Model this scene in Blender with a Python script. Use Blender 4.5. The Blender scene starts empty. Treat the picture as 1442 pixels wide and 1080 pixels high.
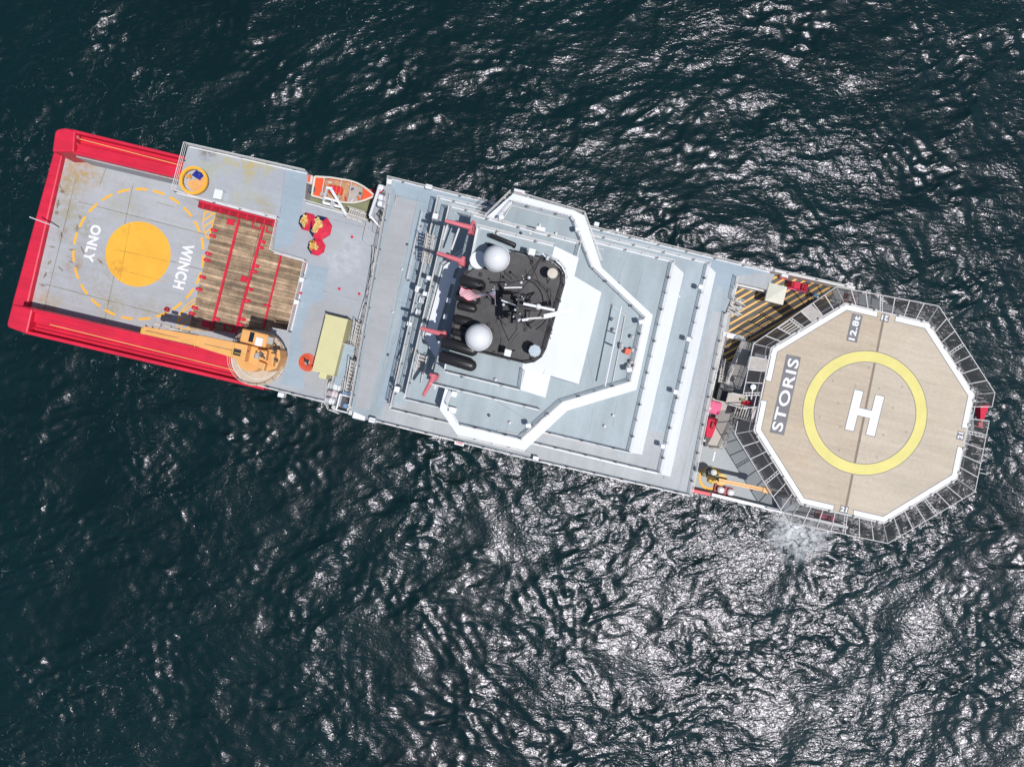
import bpy, math, random
import numpy as np
from mathutils import Vector, Matrix, noise as mnoise
random.seed(7)
C = bpy.context.scene
R = math.radians

# ---------------------------------------------------------------- camera, sky, sun
HC = 87.0                      # height of the drone above the sea
cam_d = bpy.data.cameras.new('camera'); cam = bpy.data.objects.new('camera', cam_d)
C.collection.objects.link(cam); C.camera = cam
cam.location = (0, 0, HC); cam.rotation_euler = (0, 0, 0)
cam_d.sensor_width = 36.0; cam_d.lens = 36.0*1000/1442
cam_d.clip_start = 0.5; cam_d.clip_end = 12000
C.render.resolution_x = 1024; C.render.resolution_y = 766

SUN_EL = 70.0
SUN_DIR = Vector((0.77, -0.64, 0)).normalized()*math.cos(R(SUN_EL)) + Vector((0, 0, math.sin(R(SUN_EL))))
w = bpy.data.worlds.new('World'); C.world = w; w.use_nodes = True
nt = w.node_tree; nt.nodes.clear()
sky = nt.nodes.new('ShaderNodeTexSky'); sky.sky_type = 'NISHITA'; sky.sun_disc = False
sky.sun_elevation = R(SUN_EL); sky.sun_rotation = math.atan2(SUN_DIR.x, SUN_DIR.y)
sky.air_density = 1.0; sky.dust_density = 1.0; sky.ozone_density = 1.0
bg = nt.nodes.new('ShaderNodeBackground'); bg.inputs[1].default_value = 0.08
wo = nt.nodes.new('ShaderNodeOutputWorld')
nt.links.new(sky.outputs[0], bg.inputs[0]); nt.links.new(bg.outputs[0], wo.inputs[0])
sd = bpy.data.lights.new('sun', 'SUN'); sun = bpy.data.objects.new('sun', sd); C.collection.objects.link(sun)
sd.energy = 3.75; sd.angle = R(0.5); sd.color = (1.0, 0.98, 0.965)
sun.rotation_euler = SUN_DIR.to_track_quat('Z', 'Y').to_euler(); sun.location = (20, -14, 150)
C.view_settings.view_transform = 'Standard'; C.view_settings.look = 'None'
C.view_settings.exposure = 0.0; C.view_settings.gamma = 1.0
C.view_settings.use_curve_mapping = False

# ---------------------------------------------------------------- helpers
F = 1000.0; TH = 13.8
def sc(z): return (HC-z)/F
def P(px, py, z): return Vector(((px-721)*sc(z), (540-py)*sc(z), z))
def FR(px, py, z, deg=0.0):                    # frame at a place, x = towards the bow, y = port
    return Matrix.Translation(P(px, py, z)) @ Matrix.Rotation(R(-TH+deg), 4, 'Z')
I4 = Matrix.Identity(4)
W = {}

class MB:
    def __init__(s, M=None): s.v = []; s.f = []; s.mi = []; s.M = M or I4
    def add(s, vs, fs, mi=0):
        b = len(s.v); s.v += [s.M @ Vector(p) for p in vs]
        for k, f in enumerate(fs):
            s.f.append([b+i for i in f]); s.mi.append(mi[k] if isinstance(mi, (list, tuple)) else mi)
        return s
    def box(s, x0, y0, z0, x1, y1, z1, mi=0):
        return s.add([(x0,y0,z0),(x1,y0,z0),(x1,y1,z0),(x0,y1,z0),(x0,y0,z1),(x1,y0,z1),(x1,y1,z1),(x0,y1,z1)],
              [(0,3,2,1),(4,5,6,7),(0,1,5,4),(1,2,6,5),(2,3,7,6),(3,0,4,7)], mi)
    def cbox(s, cx, cy, cz, lx, ly, lz, mi=0, bev=0.0):
        if bev <= 0: return s.box(cx-lx/2, cy-ly/2, cz-lz/2, cx+lx/2, cy+ly/2, cz+lz/2, mi)
        x, y, z0, z1, b = lx/2, ly/2, cz-lz/2, cz+lz/2, bev
        pts = [(-x+b,-y),(x-b,-y),(x,-y+b),(x,y-b),(x-b,y),(-x+b,y),(-x,y-b),(-x,-y+b)]
        pin = [(px*(1-b/x), py*(1-b/y)) for px, py in pts]
        vs = [(cx+a, cy+c, z0) for a, c in pts]+[(cx+a, cy+c, z1-b) for a, c in pts]+[(cx+a, cy+c, z1) for a, c in pin]
        fs = [tuple(range(7,-1,-1)), tuple(range(16,24))]
        for k in range(8):
            n = (k+1) % 8
            fs += [(k, n, 8+n, 8+k), (8+k, 8+n, 16+n, 16+k)]
        return s.add(vs, fs, mi)
    def prism(s, pts, z0, z1, top=0, side=None):
        side = top if side is None else side
        pts = [(p[0], p[1]) for p in pts]
        a = sum(pts[i][0]*pts[(i+1) % len(pts)][1]-pts[(i+1) % len(pts)][0]*pts[i][1] for i in range(len(pts)))
        if a < 0: pts = pts[::-1]
        n = len(pts)
        vs = [(x, y, z0) for x, y in pts]+[(x, y, z1) for x, y in pts]
        fs = [tuple(range(n-1,-1,-1)), tuple(range(n, 2*n))]+[(i, (i+1) % n, n+(i+1) % n, n+i) for i in range(n)]
        return s.add(vs, fs, [side, top]+[side]*n)
    def tube(s, p, q, r, n=5, mi=0, r2=None, caps=True):
        p = Vector(p); q = Vector(q); d = (q-p)
        if d.length < 1e-6: return s
        d.normalize(); a = d.orthogonal().normalized(); b = d.cross(a); r2 = r if r2 is None else r2
        vs = [p+(a*math.cos(t)+b*math.sin(t))*r for t in [2*math.pi*i/n for i in range(n)]]
        vs += [q+(a*math.cos(t)+b*math.sin(t))*r2 for t in [2*math.pi*i/n for i in range(n)]]
        fs = [(i, (i+1) % n, n+(i+1) % n, n+i) for i in range(n)]
        if caps: fs += [tuple(range(n-1,-1,-1)), tuple(range(n, 2*n))]
        return s.add(vs, fs, mi)
    def path(s, pts, r, n=6, mi=0):
        for a, b in zip(pts[:-1], pts[1:]): s.tube(a, b, r, n, mi)
        return s
    def lathe(s, prof, c=(0,0,0), n=20, mi=0, cap=True):
        vs = []; fs = []
        for r, z in prof:
            for i in range(n):
                t = 2*math.pi*i/n; vs.append((c[0]+r*math.cos(t), c[1]+r*math.sin(t), c[2]+z))
        for k in range(len(prof)-1):
            for i in range(n):
                j = (i+1) % n; fs.append((k*n+i, k*n+j, (k+1)*n+j, (k+1)*n+i))
        if cap: fs += [tuple(range(n-1,-1,-1)), tuple((len(prof)-1)*n+i for i in range(n))]
        return s.add(vs, fs, mi)
    def ring(s, c, r0, r1, z0, z1, n=48, a0=0, a1=360, mi=0, asp=1.0):
        full = abs(a1-a0) >= 359.9; m = n if full else n+1; vs = []; fs = []
        for i in range(m):
            t = R(a0+(a1-a0)*i/n)
            for r, z in ((r0,z0),(r1,z0),(r1,z1),(r0,z1)):
                vs.append((c[0]+r*math.cos(t), c[1]+r*asp*math.sin(t), z))
        for i in range(n if full else n):
            j = (i+1) % m
            for k in range(4):
                l = (k+1) % 4; fs.append((4*i+k, 4*i+l, 4*j+l, 4*j+k))
        if not full: fs += [(3,2,1,0), (4*n, 4*n+1, 4*n+2, 4*n+3)]
        return s.add(vs, fs, mi)

def part(name, mb, mats, parent=None, label=None, smooth=False, kind=None, origin=None, bevel=0.0):
    vs = mb.v
    xs = [v[0] for v in vs]; ys = [v[1] for v in vs]; zs = [v[2] for v in vs]
    o = origin or Vector(((min(xs)+max(xs))/2, (min(ys)+max(ys))/2, min(zs)))
    me = bpy.data.meshes.new(name)
    me.from_pydata([tuple(v-o) for v in vs], [], mb.f)
    if not isinstance(mats, (list, tuple)): mats = [mats]
    for m in mats: me.materials.append(m)
    me.polygons.foreach_set('material_index', mb.mi)
    if smooth: me.polygons.foreach_set('use_smooth', [True]*len(mb.f))
    me.update()
    ob = bpy.data.objects.new(name, me); C.collection.objects.link(ob)
    Wm = Matrix.Translation(o)
    if parent is not None:
        ob.parent = parent; ob.matrix_basis = W[parent.name].inverted() @ Wm
    else: ob.matrix_basis = Wm
    W[ob.name] = Wm
    if label: ob['label'] = label
    if kind: ob['kind'] = kind
    if bevel > 0:
        b = ob.modifiers.new('bevel', 'BEVEL'); b.width = bevel; b.segments = 2; b.limit_method = 'ANGLE'
    return ob
def thing(name, M, label, cat, group=None):
    o = bpy.data.objects.new(name, None); C.collection.objects.link(o); o.empty_display_size = 0.3
    o.matrix_basis = M; W[o.name] = M.copy()
    o['label'] = label; o['category'] = cat
    if group: o['group'] = group
    return o
def dup(o, M=None, parent=None):
    c = o.copy(); C.collection.objects.link(c)
    if M is not None: c.matrix_basis = M; W[c.name] = M.copy()
    if parent is not None: c.parent = parent
    for ch in [x for x in bpy.data.objects if x.parent == o and x != c]: dup(ch, None, c)
    return c
def clip(poly, n, d):                         # keep points with n.p >= d
    out = []
    for i in range(len(poly)):
        a, b = poly[i], poly[(i+1) % len(poly)]
        da = n[0]*a[0]+n[1]*a[1]-d; db = n[0]*b[0]+n[1]*b[1]-d
        if da >= 0: out.append(a)
        if (da >= 0) != (db >= 0):
            t = da/(da-db); out.append((a[0]+(b[0]-a[0])*t, a[1]+(b[1]-a[1])*t))
    return out
def PP(pts, z): return [tuple(P(x, y, z)[:2]) for x, y in pts]

# ---------------------------------------------------------------- materials
def mat(name, col, rough=0.55, var=0.10, scale=0.35, streak=0.0, vstreak=0.0, rust=0.0, metal=0.0, bump=0.0, rand=0.0, dirt=None, stains=None, alpha=None, spec=0.4, fine=0.5, rcol=(0.30,0.16,0.05), rthr=0.62):
    m = bpy.data.materials.new(name); m.use_nodes = True
    t = m.node_tree; N = t.nodes; L = t.links; b = N['Principled BSDF']
    b.inputs['Roughness'].default_value = rough; b.inputs['Metallic'].default_value = metal
    b.inputs['Specular IOR Level'].default_value = spec
    geo = N.new('ShaderNodeNewGeometry')
    mp = N.new('ShaderNodeMapping'); mp.inputs['Rotation'].default_value = (0, 0, R(TH))
    L.new(geo.outputs['Position'], mp.inputs[0])
    def noise(scale, detail=4, vec=None, rough=0.6):
        n = N.new('ShaderNodeTexNoise'); n.inputs['Scale'].default_value = scale
        n.inputs['Detail'].default_value = detail; n.inputs['Roughness'].default_value = rough
        L.new((vec or mp).outputs[0], n.inputs['Vector']); return n
    def rng(src, a, b2, lo, hi):
        r = N.new('ShaderNodeMapRange'); r.inputs[1].default_value = a; r.inputs[2].default_value = b2
        r.inputs[3].default_value = lo; r.inputs[4].default_value = hi; L.new(src, r.inputs[0]); return r.outputs[0]
    def mul(a, c):
        x = N.new('ShaderNodeMath'); x.operation = 'MULTIPLY'; L.new(a, x.inputs[0]); L.new(c, x.inputs[1]); return x.outputs[0]
    n1 = noise(scale, 5); f = rng(n1.outputs[0], 0.3, 0.7, 1-var, 1+var)
    n2 = noise(scale*14, 3); f = mul(f, rng(n2.outputs[0], 0.3, 0.7, 1-var*fine, 1+var*fine))
    if streak > 0:
        m2 = N.new('ShaderNodeMapping'); m2.inputs['Scale'].default_value = (0.12, 1.6, 1)
        L.new(mp.outputs[0], m2.inputs[0]); n3 = noise(1.3, 5, m2)
        f = mul(f, rng(n3.outputs[0], 0.3, 0.7, 1-streak, 1+streak))
    if vstreak > 0:
        m3 = N.new('ShaderNodeMapping'); m3.inputs['Scale'].default_value = (0.9, 0.13, 1)
        L.new(mp.outputs[0], m3.inputs[0]); n4 = noise(0.9, 4, m3)
        f = mul(f, rng(n4.outputs[0], 0.35, 0.7, 1-vstreak, 1+vstreak*1.4))
    if rand > 0:
        oi = N.new('ShaderNodeObjectInfo'); f = mul(f, rng(oi.outputs['Random'], 0, 1, 1-rand, 1+rand))
    mx = N.new('ShaderNodeMix'); mx.data_type = 'RGBA'; mx.blend_type = 'MULTIPLY'; mx.inputs[0].default_value = 1
    mx.inputs[6].default_value = (*col, 1)
    cb = N.new('ShaderNodeCombineColor'); L.new(f, cb.inputs[0]); L.new(f, cb.inputs[1]); L.new(f, cb.inputs[2])
    L.new(cb.outputs[0], mx.inputs[7]); out = mx.outputs[2]
    if rust > 0:
        nr = noise(0.16, 6, rough=0.7); k = rng(nr.outputs[0], rthr, rthr+0.14, 0, rust)
        nr2 = noise(2.2, 5, rough=0.7); k = mul(k, rng(nr2.outputs[0], 0.4, 0.65, 0.0, 1))
        mr = N.new('ShaderNodeMix'); mr.data_type = 'RGBA'; L.new(k, mr.inputs[0]); L.new(out, mr.inputs[6])
        mr.inputs[7].default_value = (*rcol, 1); out = mr.outputs[2]
    for (sx, sy, sz, srad, scol, samt) in (stains or []):
        p_ = P(sx, sy, sz); vm = N.new('ShaderNodeVectorMath'); vm.operation = 'DISTANCE'; vm.inputs[1].default_value = tuple(p_)
        L.new(geo.outputs['Position'], vm.inputs[0])
        k = mul(rng(vm.outputs['Value'], srad*.25, srad, samt, 0), rng(noise(1.1, 6, rough=0.7).outputs[0], 0.40, 0.60, 0, 1))
        ms = N.new('ShaderNodeMix'); ms.data_type = 'RGBA'; L.new(k, ms.inputs[0]); L.new(out, ms.inputs[6]); ms.inputs[7].default_value = (*scol, 1); out = ms.outputs[2]
    L.new(out, b.inputs['Base Color'])
    if bump > 0:
        nb = noise(6, 4); bp = N.new('ShaderNodeBump'); bp.inputs['Strength'].default_value = bump
        bp.inputs['Distance'].default_value = 0.03; L.new(nb.outputs[0], bp.inputs['Height']); L.new(bp.outputs[0], b.inputs['Normal'])
    if alpha is not None: b.inputs['Alpha'].default_value = alpha
    return m

M = {}
M['red'] = mat('red_paint', (0.62,0.018,0.052), 0.45, 0.13, 0.35, streak=0.10, rust=0.35, rcol=(0.36,0.03,0.03), rthr=0.5)
M['darkred'] = mat('deep_red_and_shaded_red', (0.30,0.008,0.022), 0.5, 0.2)  # plain deep red; on the girder it also carries painted shade
M['pink'] = mat('faded_red_paint', (0.60,0.15,0.18), 0.5, 0.10)
M['palepink'] = mat('pink_tarp', (0.72,0.13,0.26), 0.7, 0.12, 1.2)
M['white'] = mat('white_paint', (0.74,0.75,0.77), 0.45, 0.03, 0.4)
M['whiteroof'] = mat('white_roof_paint', (0.70,0.72,0.76), 0.6, 0.035, 0.3, vstreak=0.02)
M['offwhite'] = mat('off_white_paint', (0.62,0.60,0.58), 0.5, 0.08)
M['wall'] = mat('grey_white_wall_paint', (0.55,0.56,0.57), 0.5, 0.06, streak=0.03)
M['railing'] = mat('railing_paint', (0.66,0.64,0.62), 0.5, 0.08, 1.5)
M['aftdeck'] = mat('worn_grey_deck_paint', (0.385,0.395,0.415), 0.7, 0.08, 0.25, streak=0.05, rust=0.6, rcol=(0.30,0.24,0.13), rthr=0.50, bump=0.2, stains=[(112,238,5.5,3.2,(0.42,0.27,0.10),.95),(95,262,5.5,2.6,(0.33,0.27,0.14),.8),(98,300,5.5,2.6,(0.32,0.28,0.16),.7),(52,428,5.5,2.2,(0.50,0.26,0.16),.8),(70,432,5.5,2.2,(0.36,0.30,0.18),.8),(103,372,5.5,1.3,(0.30,0.15,0.04),.9),(90,330,5.5,1.0,(0.28,0.2,0.1),.8),(118,322,5.5,1.4,(0.24,0.22,0.12),.7),(172,290,5.5,2.2,(0.36,0.36,0.24),.7),(155,430,5.5,2.0,(0.30,0.26,0.14),.7),(218,440,5.5,2.4,(0.32,0.30,0.22),.6),(285,440,5.5,1.4,(0.45,0.35,0.15),.8)])
M['deckA'] = mat('light_grey_deck_paint', (0.36,0.38,0.41), 0.7, 0.08, 0.18, streak=0.03, rust=0.25, rcol=(0.36,0.32,0.18), rthr=0.56, stains=[(350,230,10.5,2.6,(0.44,0.35,0.12),.9),(325,222,10.5,2.2,(0.42,0.37,0.16),.7),(372,236,10.5,1.8,(0.42,0.37,0.16),.8),(293,240,10.5,1.3,(0.36,0.38,0.14),.7),(292,214,10.5,1.2,(0.12,0.09,0.05),.9),(345,275,10.5,2.0,(0.40,0.38,0.2),.6),(372,290,10.5,1.6,(0.36,0.32,0.18),.7),(480,360,10.5,3.5,(0.55,0.56,0.6),.6),(470,345,10.5,1.6,(0.26,0.27,0.2),.4)])
M['deckblue'] = mat('pale_blue_grey_deck_paint', (0.305,0.375,0.43), 0.65, 0.07, 0.2, streak=0.04)
M['deck'] = mat('grey_deck_paint', (0.31,0.365,0.395), 0.6, 0.09, 0.16, vstreak=0.10)
M['decklight'] = mat('light_deck_paint', (0.37,0.39,0.405), 0.6, 0.09, 0.25, vstreak=0.07)
M['deckwarm'] = mat('warm_grey_deck_paint', (0.355,0.36,0.375), 0.65, 0.08, 0.3, streak=0.04)
M['deckteal'] = mat('blue_green_roof_paint', (0.315,0.370,0.395), 0.6, 0.06, 0.2, vstreak=0.09)
M['foredeck'] = mat('foredeck_grey_paint', (0.36,0.385,0.395), 0.65, 0.07, 0.3)
M['beige'] = mat('beige_walkway_paint', (0.47,0.43,0.38), 0.7, 0.06, 0.6)
M['helidk'] = mat('tan_nonslip_coating', (0.515,0.445,0.35), 0.75, 0.045, 0.22, streak=0.085, fine=1.2, rust=0.35, rcol=(0.46,0.35,0.20), rthr=0.55)
M['helidk2'] = mat('browner_nonslip_coating', (0.485,0.405,0.31), 0.75, 0.05, 0.22, streak=0.09, fine=1.2, rust=0.6, rcol=(0.42,0.30,0.16), rthr=0.52)
M['seam'] = mat('seam_line', (0.24,0.19,0.15), 0.8, 0.1, 1)
M['linegrey'] = mat('thin_outline_paint', (0.22,0.21,0.20), 0.8, 0.05)
M['textgrey'] = mat('dark_grey_lettering_box', (0.20,0.195,0.20), 0.8, 0.12, 0.8)
M['markwhite'] = mat('white_marking_paint', (0.76,0.76,0.78), 0.6, 0.06, 1.2, fine=1.5)
M['markyellow'] = mat('pale_yellow_marking_paint', (0.69,0.61,0.20), 0.6, 0.06, 0.6)
M['amber'] = mat('amber_marking_paint', (0.80,0.42,0.045), 0.65, 0.08, 0.35, rust=0.35, rcol=(0.55,0.27,0.03), rthr=.52, stains=[(166,378,5.51,1.3,(0.42,0.21,0.03),.6),(178,325,5.51,1.0,(0.5,0.26,0.03),.5)])
M['stripe'] = mat('ochre_stripe_paint', (0.78,0.47,0.15), 0.65, 0.08, 0.6)
M['blackdk'] = mat('black_nonslip_deck', (0.115,0.108,0.105), 0.8, 0.22, 0.5, streak=0.1)
M['plat'] = mat('charcoal_platform_paint', (0.082,0.078,0.078), 0.7, 0.32, 0.22, streak=0.0)
M['black'] = mat('black_paint', (0.022,0.021,0.024), 0.5, 0.15)
M['funnel'] = mat('sooty_black_steel', (0.02,0.019,0.02), 0.38, 0.2, 0.8, spec=0.5)
M['steel'] = mat('dark_steel', (0.085,0.088,0.095), 0.5, 0.2, 1)
M['grating'] = mat('grey_grating_steel', (0.40,0.37,0.34), 0.6, 0.15, 2)
M['crane'] = mat('orange_crane_paint', (0.74,0.375,0.125), 0.45, 0.10, 0.5, streak=0.02)
M['craneyel'] = mat('yellow_ochre_paint', (0.66,0.42,0.07), 0.5, 0.12, 0.8)
M['orange'] = mat('orange_red_paint', (0.78,0.10,0.035), 0.4, 0.08, 0.9)
M['tan'] = mat('tan_liner', (0.44,0.26,0.14), 0.65, 0.3, 2.5)
M['cream'] = mat('cream_container_paint', (0.60,0.56,0.31), 0.55, 0.04, 0.6)
M['creamcan'] = mat('cream_canvas', (0.68,0.66,0.56), 0.8, 0.05, 1)
M['navy'] = mat('navy_fabric', (0.012,0.018,0.065), 0.8, 0.2, 2)
M['blue'] = mat('blue_tarp', (0.02,0.035,0.30), 0.6, 0.25, 2)
M['lightblue'] = mat('light_blue_paint', (0.16,0.28,0.45), 0.5, 0.1, 2)
M['rope'] = mat('yellow_rope', (0.70,0.56,0.22), 0.8, 0.25, 5, rand=0.15)
M['ropeor'] = mat('amber_rope', (0.66,0.30,0.05), 0.8, 0.25, 5, rand=0.15)
M['canvas'] = mat('red_canvas', (0.60,0.022,0.06), 0.75, 0.15, 2)
M['skin'] = mat('skin', (0.42,0.25,0.18), 0.6, 0.05)
M['dome'] = mat('white_dome_gel_coat', (0.70,0.71,0.73), 0.35, 0.02)
M['tantank'] = mat('tan_dome_paint', (0.56,0.50,0.43), 0.5, 0.05)
M['paleblue'] = mat('pale_blue_dome_paint', (0.42,0.49,0.54), 0.5, 0.05)
M['glass'] = mat('dark_window_glass', (0.015,0.02,0.028), 0.12, 0.05, spec=0.6)
M['olive'] = mat('olive_deck_paint', (0.22,0.23,0.13), 0.7, 0.15, 1)
M['hose'] = mat('dark_hose', (0.03,0.03,0.035), 0.7, 0.1)
M['plank'] = mat('weathered_deck_timber', (0.34,0.245,0.16), 0.85, 0.34, 0.9, streak=0.42, rand=0.38, fine=1.0, bump=0.5)
M['flagred'] = mat('red_flag_cloth', (0.60,0.02,0.06), 0.8, 0.05)
M['flagwhite'] = mat('white_flag_cloth', (0.78,0.76,0.80), 0.8, 0.03)
M['flagblue'] = mat('blue_flag_cloth', (0.05,0.06,0.30), 0.8, 0.05)
m = mat('dark_safety_netting', (0.055,0.048,0.045), 0.8, 0.2, 3)
def netify(m, fac):
    t = m.node_tree; N = t.nodes; L = t.links; b = N['Principled BSDF']; out = [n for n in N if n.type == 'OUTPUT_MATERIAL'][0]
    tr = N.new('ShaderNodeBsdfTransparent'); mx = N.new('ShaderNodeMixShader'); mx.inputs[0].default_value = fac
    L.new(tr.outputs[0], mx.inputs[1]); L.new(b.outputs[0], mx.inputs[2]); L.new(mx.outputs[0], out.inputs[0])
netify(m, 0.46); M['net'] = m

# ---------------------------------------------------------------- the sea
def sea():
    core_x = np.arange(-76, 76.01, 0.19); core_y = np.arange(-58, 58.01, 0.19)
    def ext(c, far):
        d = 0.25; e = []; p = c[-1]
        while p < far: p += d; d *= 1.16; e.append(p)
        e = np.array(e); return np.concatenate([-e[::-1], c, e])
    xs = ext(core_x, 4500); ys = ext(core_y, 4500)
    nx, ny = len(xs), len(ys)
    X, Y = np.meshgrid(xs, ys); X = X.astype(np.float32); Y = Y.astype(np.float32)
    dx = np.gradient(xs); dy = np.gradient(ys); S = np.maximum(*np.meshgrid(dx, dy)).astype(np.float32)
    rng = np.random.RandomState(11)
    Z = np.zeros_like(X); DX = np.zeros_like(X); DY = np.zeros_like(X)
    nW = 110
    lam = 15.0*(0.62/15.0)**((np.arange(nW)/(nW-1.0))**0.80)
    # gentle warp so that crests bend and break up
    WX = X+1.1*np.sin(Y*0.21+1.3)+0.5*np.sin(X*0.37+Y*0.29); WY = Y+0.9*np.sin(X*0.17+0.4)+0.5*np.sin(Y*0.41-X*0.23+2)
    group = np.zeros_like(X)
    for k in range(6):
        a = rng.uniform(0, 2*np.pi); L_ = rng.uniform(9, 24); group += np.sin(2*np.pi/L_*(X*np.cos(a)+Y*np.sin(a))+rng.uniform(0, 6.28))
    group = 1+0.22*group
    for l in lam:
        k = 2*np.pi/l
        base = R(-66) if l > 3 else R(-78)
        th = base+rng.normal(0, R(40 if l > 3 else 44))
        slope = 0.019 if l > 4 else (0.023 if l > 1.8 else 0.031)
        a = slope/k*rng.uniform(0.7, 1.3)
        ph = k*(WX*np.cos(th)+WY*np.sin(th))+rng.uniform(0, 6.28)
        fade = np.clip(l/(S*3.0)-1, 0, 1)*(group if l < 4 else 1)
        Z += a*fade*np.sin(ph)
        q = 0.65*a*fade*np.cos(ph); DX += q*np.cos(th); DY += q*np.sin(th)
    V = np.stack([X+DX, Y+DY, Z], -1).reshape(-1, 3).astype(np.float32)
    i = np.arange(nx*ny).reshape(ny, nx)
    quads = np.stack([i[:-1,:-1], i[:-1,1:], i[1:,1:], i[1:,:-1]], -1).reshape(-1, 4).astype(np.int32)
    me = bpy.data.meshes.new('sea'); nf = len(quads)
    me.vertices.add(len(V)); me.vertices.foreach_set('co', V.ravel())
    me.loops.add(nf*4); me.loops.foreach_set('vertex_index', quads.ravel())
    me.polygons.add(nf); me.polygons.foreach_set('loop_start', np.arange(0, nf*4, 4, dtype=np.int32))
    me.polygons.foreach_set('loop_total', np.full(nf, 4, dtype=np.int32))
    me.polygons.foreach_set('use_smooth', np.ones(nf, dtype=bool))
    me.update(); me.validate()
    m = bpy.data.materials.new('sea_water'); m.use_nodes = True; t = m.node_tree; N = t.nodes; L = t.links
    b = N['Principled BSDF']; b.inputs['Roughness'].default_value = 0.275; b.inputs['Specular Tint'].default_value = (0.97,0.93,1.0,1); b.inputs['IOR'].default_value = 1.46
    geo = N.new('ShaderNodeNewGeometry')
    def nz(scale, det, rough=0.55, sx=1, sy=1, rot=0, dist=0.0):
        mp = N.new('ShaderNodeMapping'); mp.inputs['Scale'].default_value = (sx, sy, 1); mp.inputs['Rotation'].default_value = (0, 0, R(rot))
        L.new(geo.outputs['Position'], mp.inputs[0])
        n = N.new('ShaderNodeTexNoise'); n.inputs['Scale'].default_value = scale; n.inputs['Detail'].default_value = det
        n.inputs['Roughness'].default_value = rough; n.inputs['Distortion'].default_value = dist; L.new(mp.outputs[0], n.inputs['Vector']); return n.outputs[0]
    def mth(op, a, c):
        x = N.new('ShaderNodeMath'); x.operation = op
        for k, vv in enumerate((a, c)):
            if isinstance(vv, (int, float)): x.inputs[k].default_value = vv
            else: L.new(vv, x.inputs[k])
        return x.outputs[0]
    def rg(src, a, c, lo, hi):
        r = N.new('ShaderNodeMapRange'); r.inputs[1].default_value = a; r.inputs[2].default_value = c; r.inputs[3].default_value = lo; r.inputs[4].default_value = hi
        L.new(src, r.inputs[0]); return r.outputs[0]
    gust = rg(nz(0.055, 3), 0.35, 0.65, 0.55, 1.25)
    h1 = mth('MULTIPLY', nz(1.5, 2, 0.5, 0.62, 1.25, 12, 0.8), 0.115)
    h2 = mth('MULTIPLY', nz(3.4, 1, 0.5, 0.7, 1.2, -12, 0.7), 0.040)
    h = mth('MULTIPLY', mth('ADD', h1, h2), gust)
    bp = N.new('ShaderNodeBump'); bp.inputs['Strength'].default_value = 1.0; bp.inputs['Distance'].default_value = 1.0
    L.new(h, bp.inputs['Height']); L.new(bp.outputs[0], b.inputs['Normal'])
    big = rg(nz(0.03, 3), 0.3, 0.7, 0.0, 1.0)
    cm = N.new('ShaderNodeMix'); cm.data_type = 'RGBA'; L.new(big, cm.inputs[0])
    cm.inputs[6].default_value = (0.0006,0.0110,0.0120,1); cm.inputs[7].default_value = (0.0014,0.0165,0.0175,1)
    # foam thrown up beside the bow
    fc = P(1126, 748, 0); vm = N.new('ShaderNodeVectorMath'); vm.operation = 'DISTANCE'; vm.inputs[1].default_value = (fc.x, fc.y, 0)
    L.new(geo.outputs['Position'], vm.inputs[0])
    fm = mth('MULTIPLY', rg(vm.outputs['Value'], 0.3, 4.6, 1.0, 0.0), rg(nz(0.9, 7, 0.75, dist=1.0), 0.40, 0.58, 0.0, 1.0))
    # thin foam lines
    lf = nz(0.16, 5, 0.5, dist=1.5); line = rg(mth('ABSOLUTE', mth('SUBTRACT', lf, 0.5), 0), 0.0, 0.006, 1.0, 0.0)
    line = mth('MULTIPLY', line, rg(nz(2.2, 4), 0.5, 0.7, 0.0, 0.35))
    fm = mth('MAXIMUM', fm, mth('MULTIPLY', line, rg(nz(0.05, 2), 0.5, 0.6, 0, 1)))
    cf = N.new('ShaderNodeMix'); cf.data_type = 'RGBA'; L.new(fm, cf.inputs[0]); L.new(cm.outputs[2], cf.inputs[6]); cf.inputs[7].default_value = (0.74,0.78,0.81,1)
    L.new(cf.outputs[2], b.inputs['Base Color'])
    rr = N.new('ShaderNodeMapRange'); rr.inputs[1].default_value = 0; rr.inputs[2].default_value = 1; rr.inputs[3].default_value = 0.275; rr.inputs[4].default_value = 0.7
    L.new(fm, rr.inputs[0]); L.new(rr.outputs[0], b.inputs['Roughness'])
    me.materials.append(m)
    o = bpy.data.objects.new('sea', me); C.collection.objects.link(o); o['kind'] = 'structure'
sea()

# ---------------------------------------------------------------- the ship: levels
ZW = 5.5; ZB = 9.0; ZA = 10.5; Z1 = 14.0; Z2 = 17.0; Z3 = 20.0; Z4 = 22.5; Z0 = 25.0; Z5 = 27.5; ZP = 28.0; ZF = 12.0; ZH = 16.5
ship = thing('ship', Matrix.Translation(P(700, 430, 0)) @ Matrix.Rotation(R(-TH), 4, 'Z'),
    'large red hulled icebreaker with grey decks, white superstructure and tan octagonal helideck', 'ship')

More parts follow.
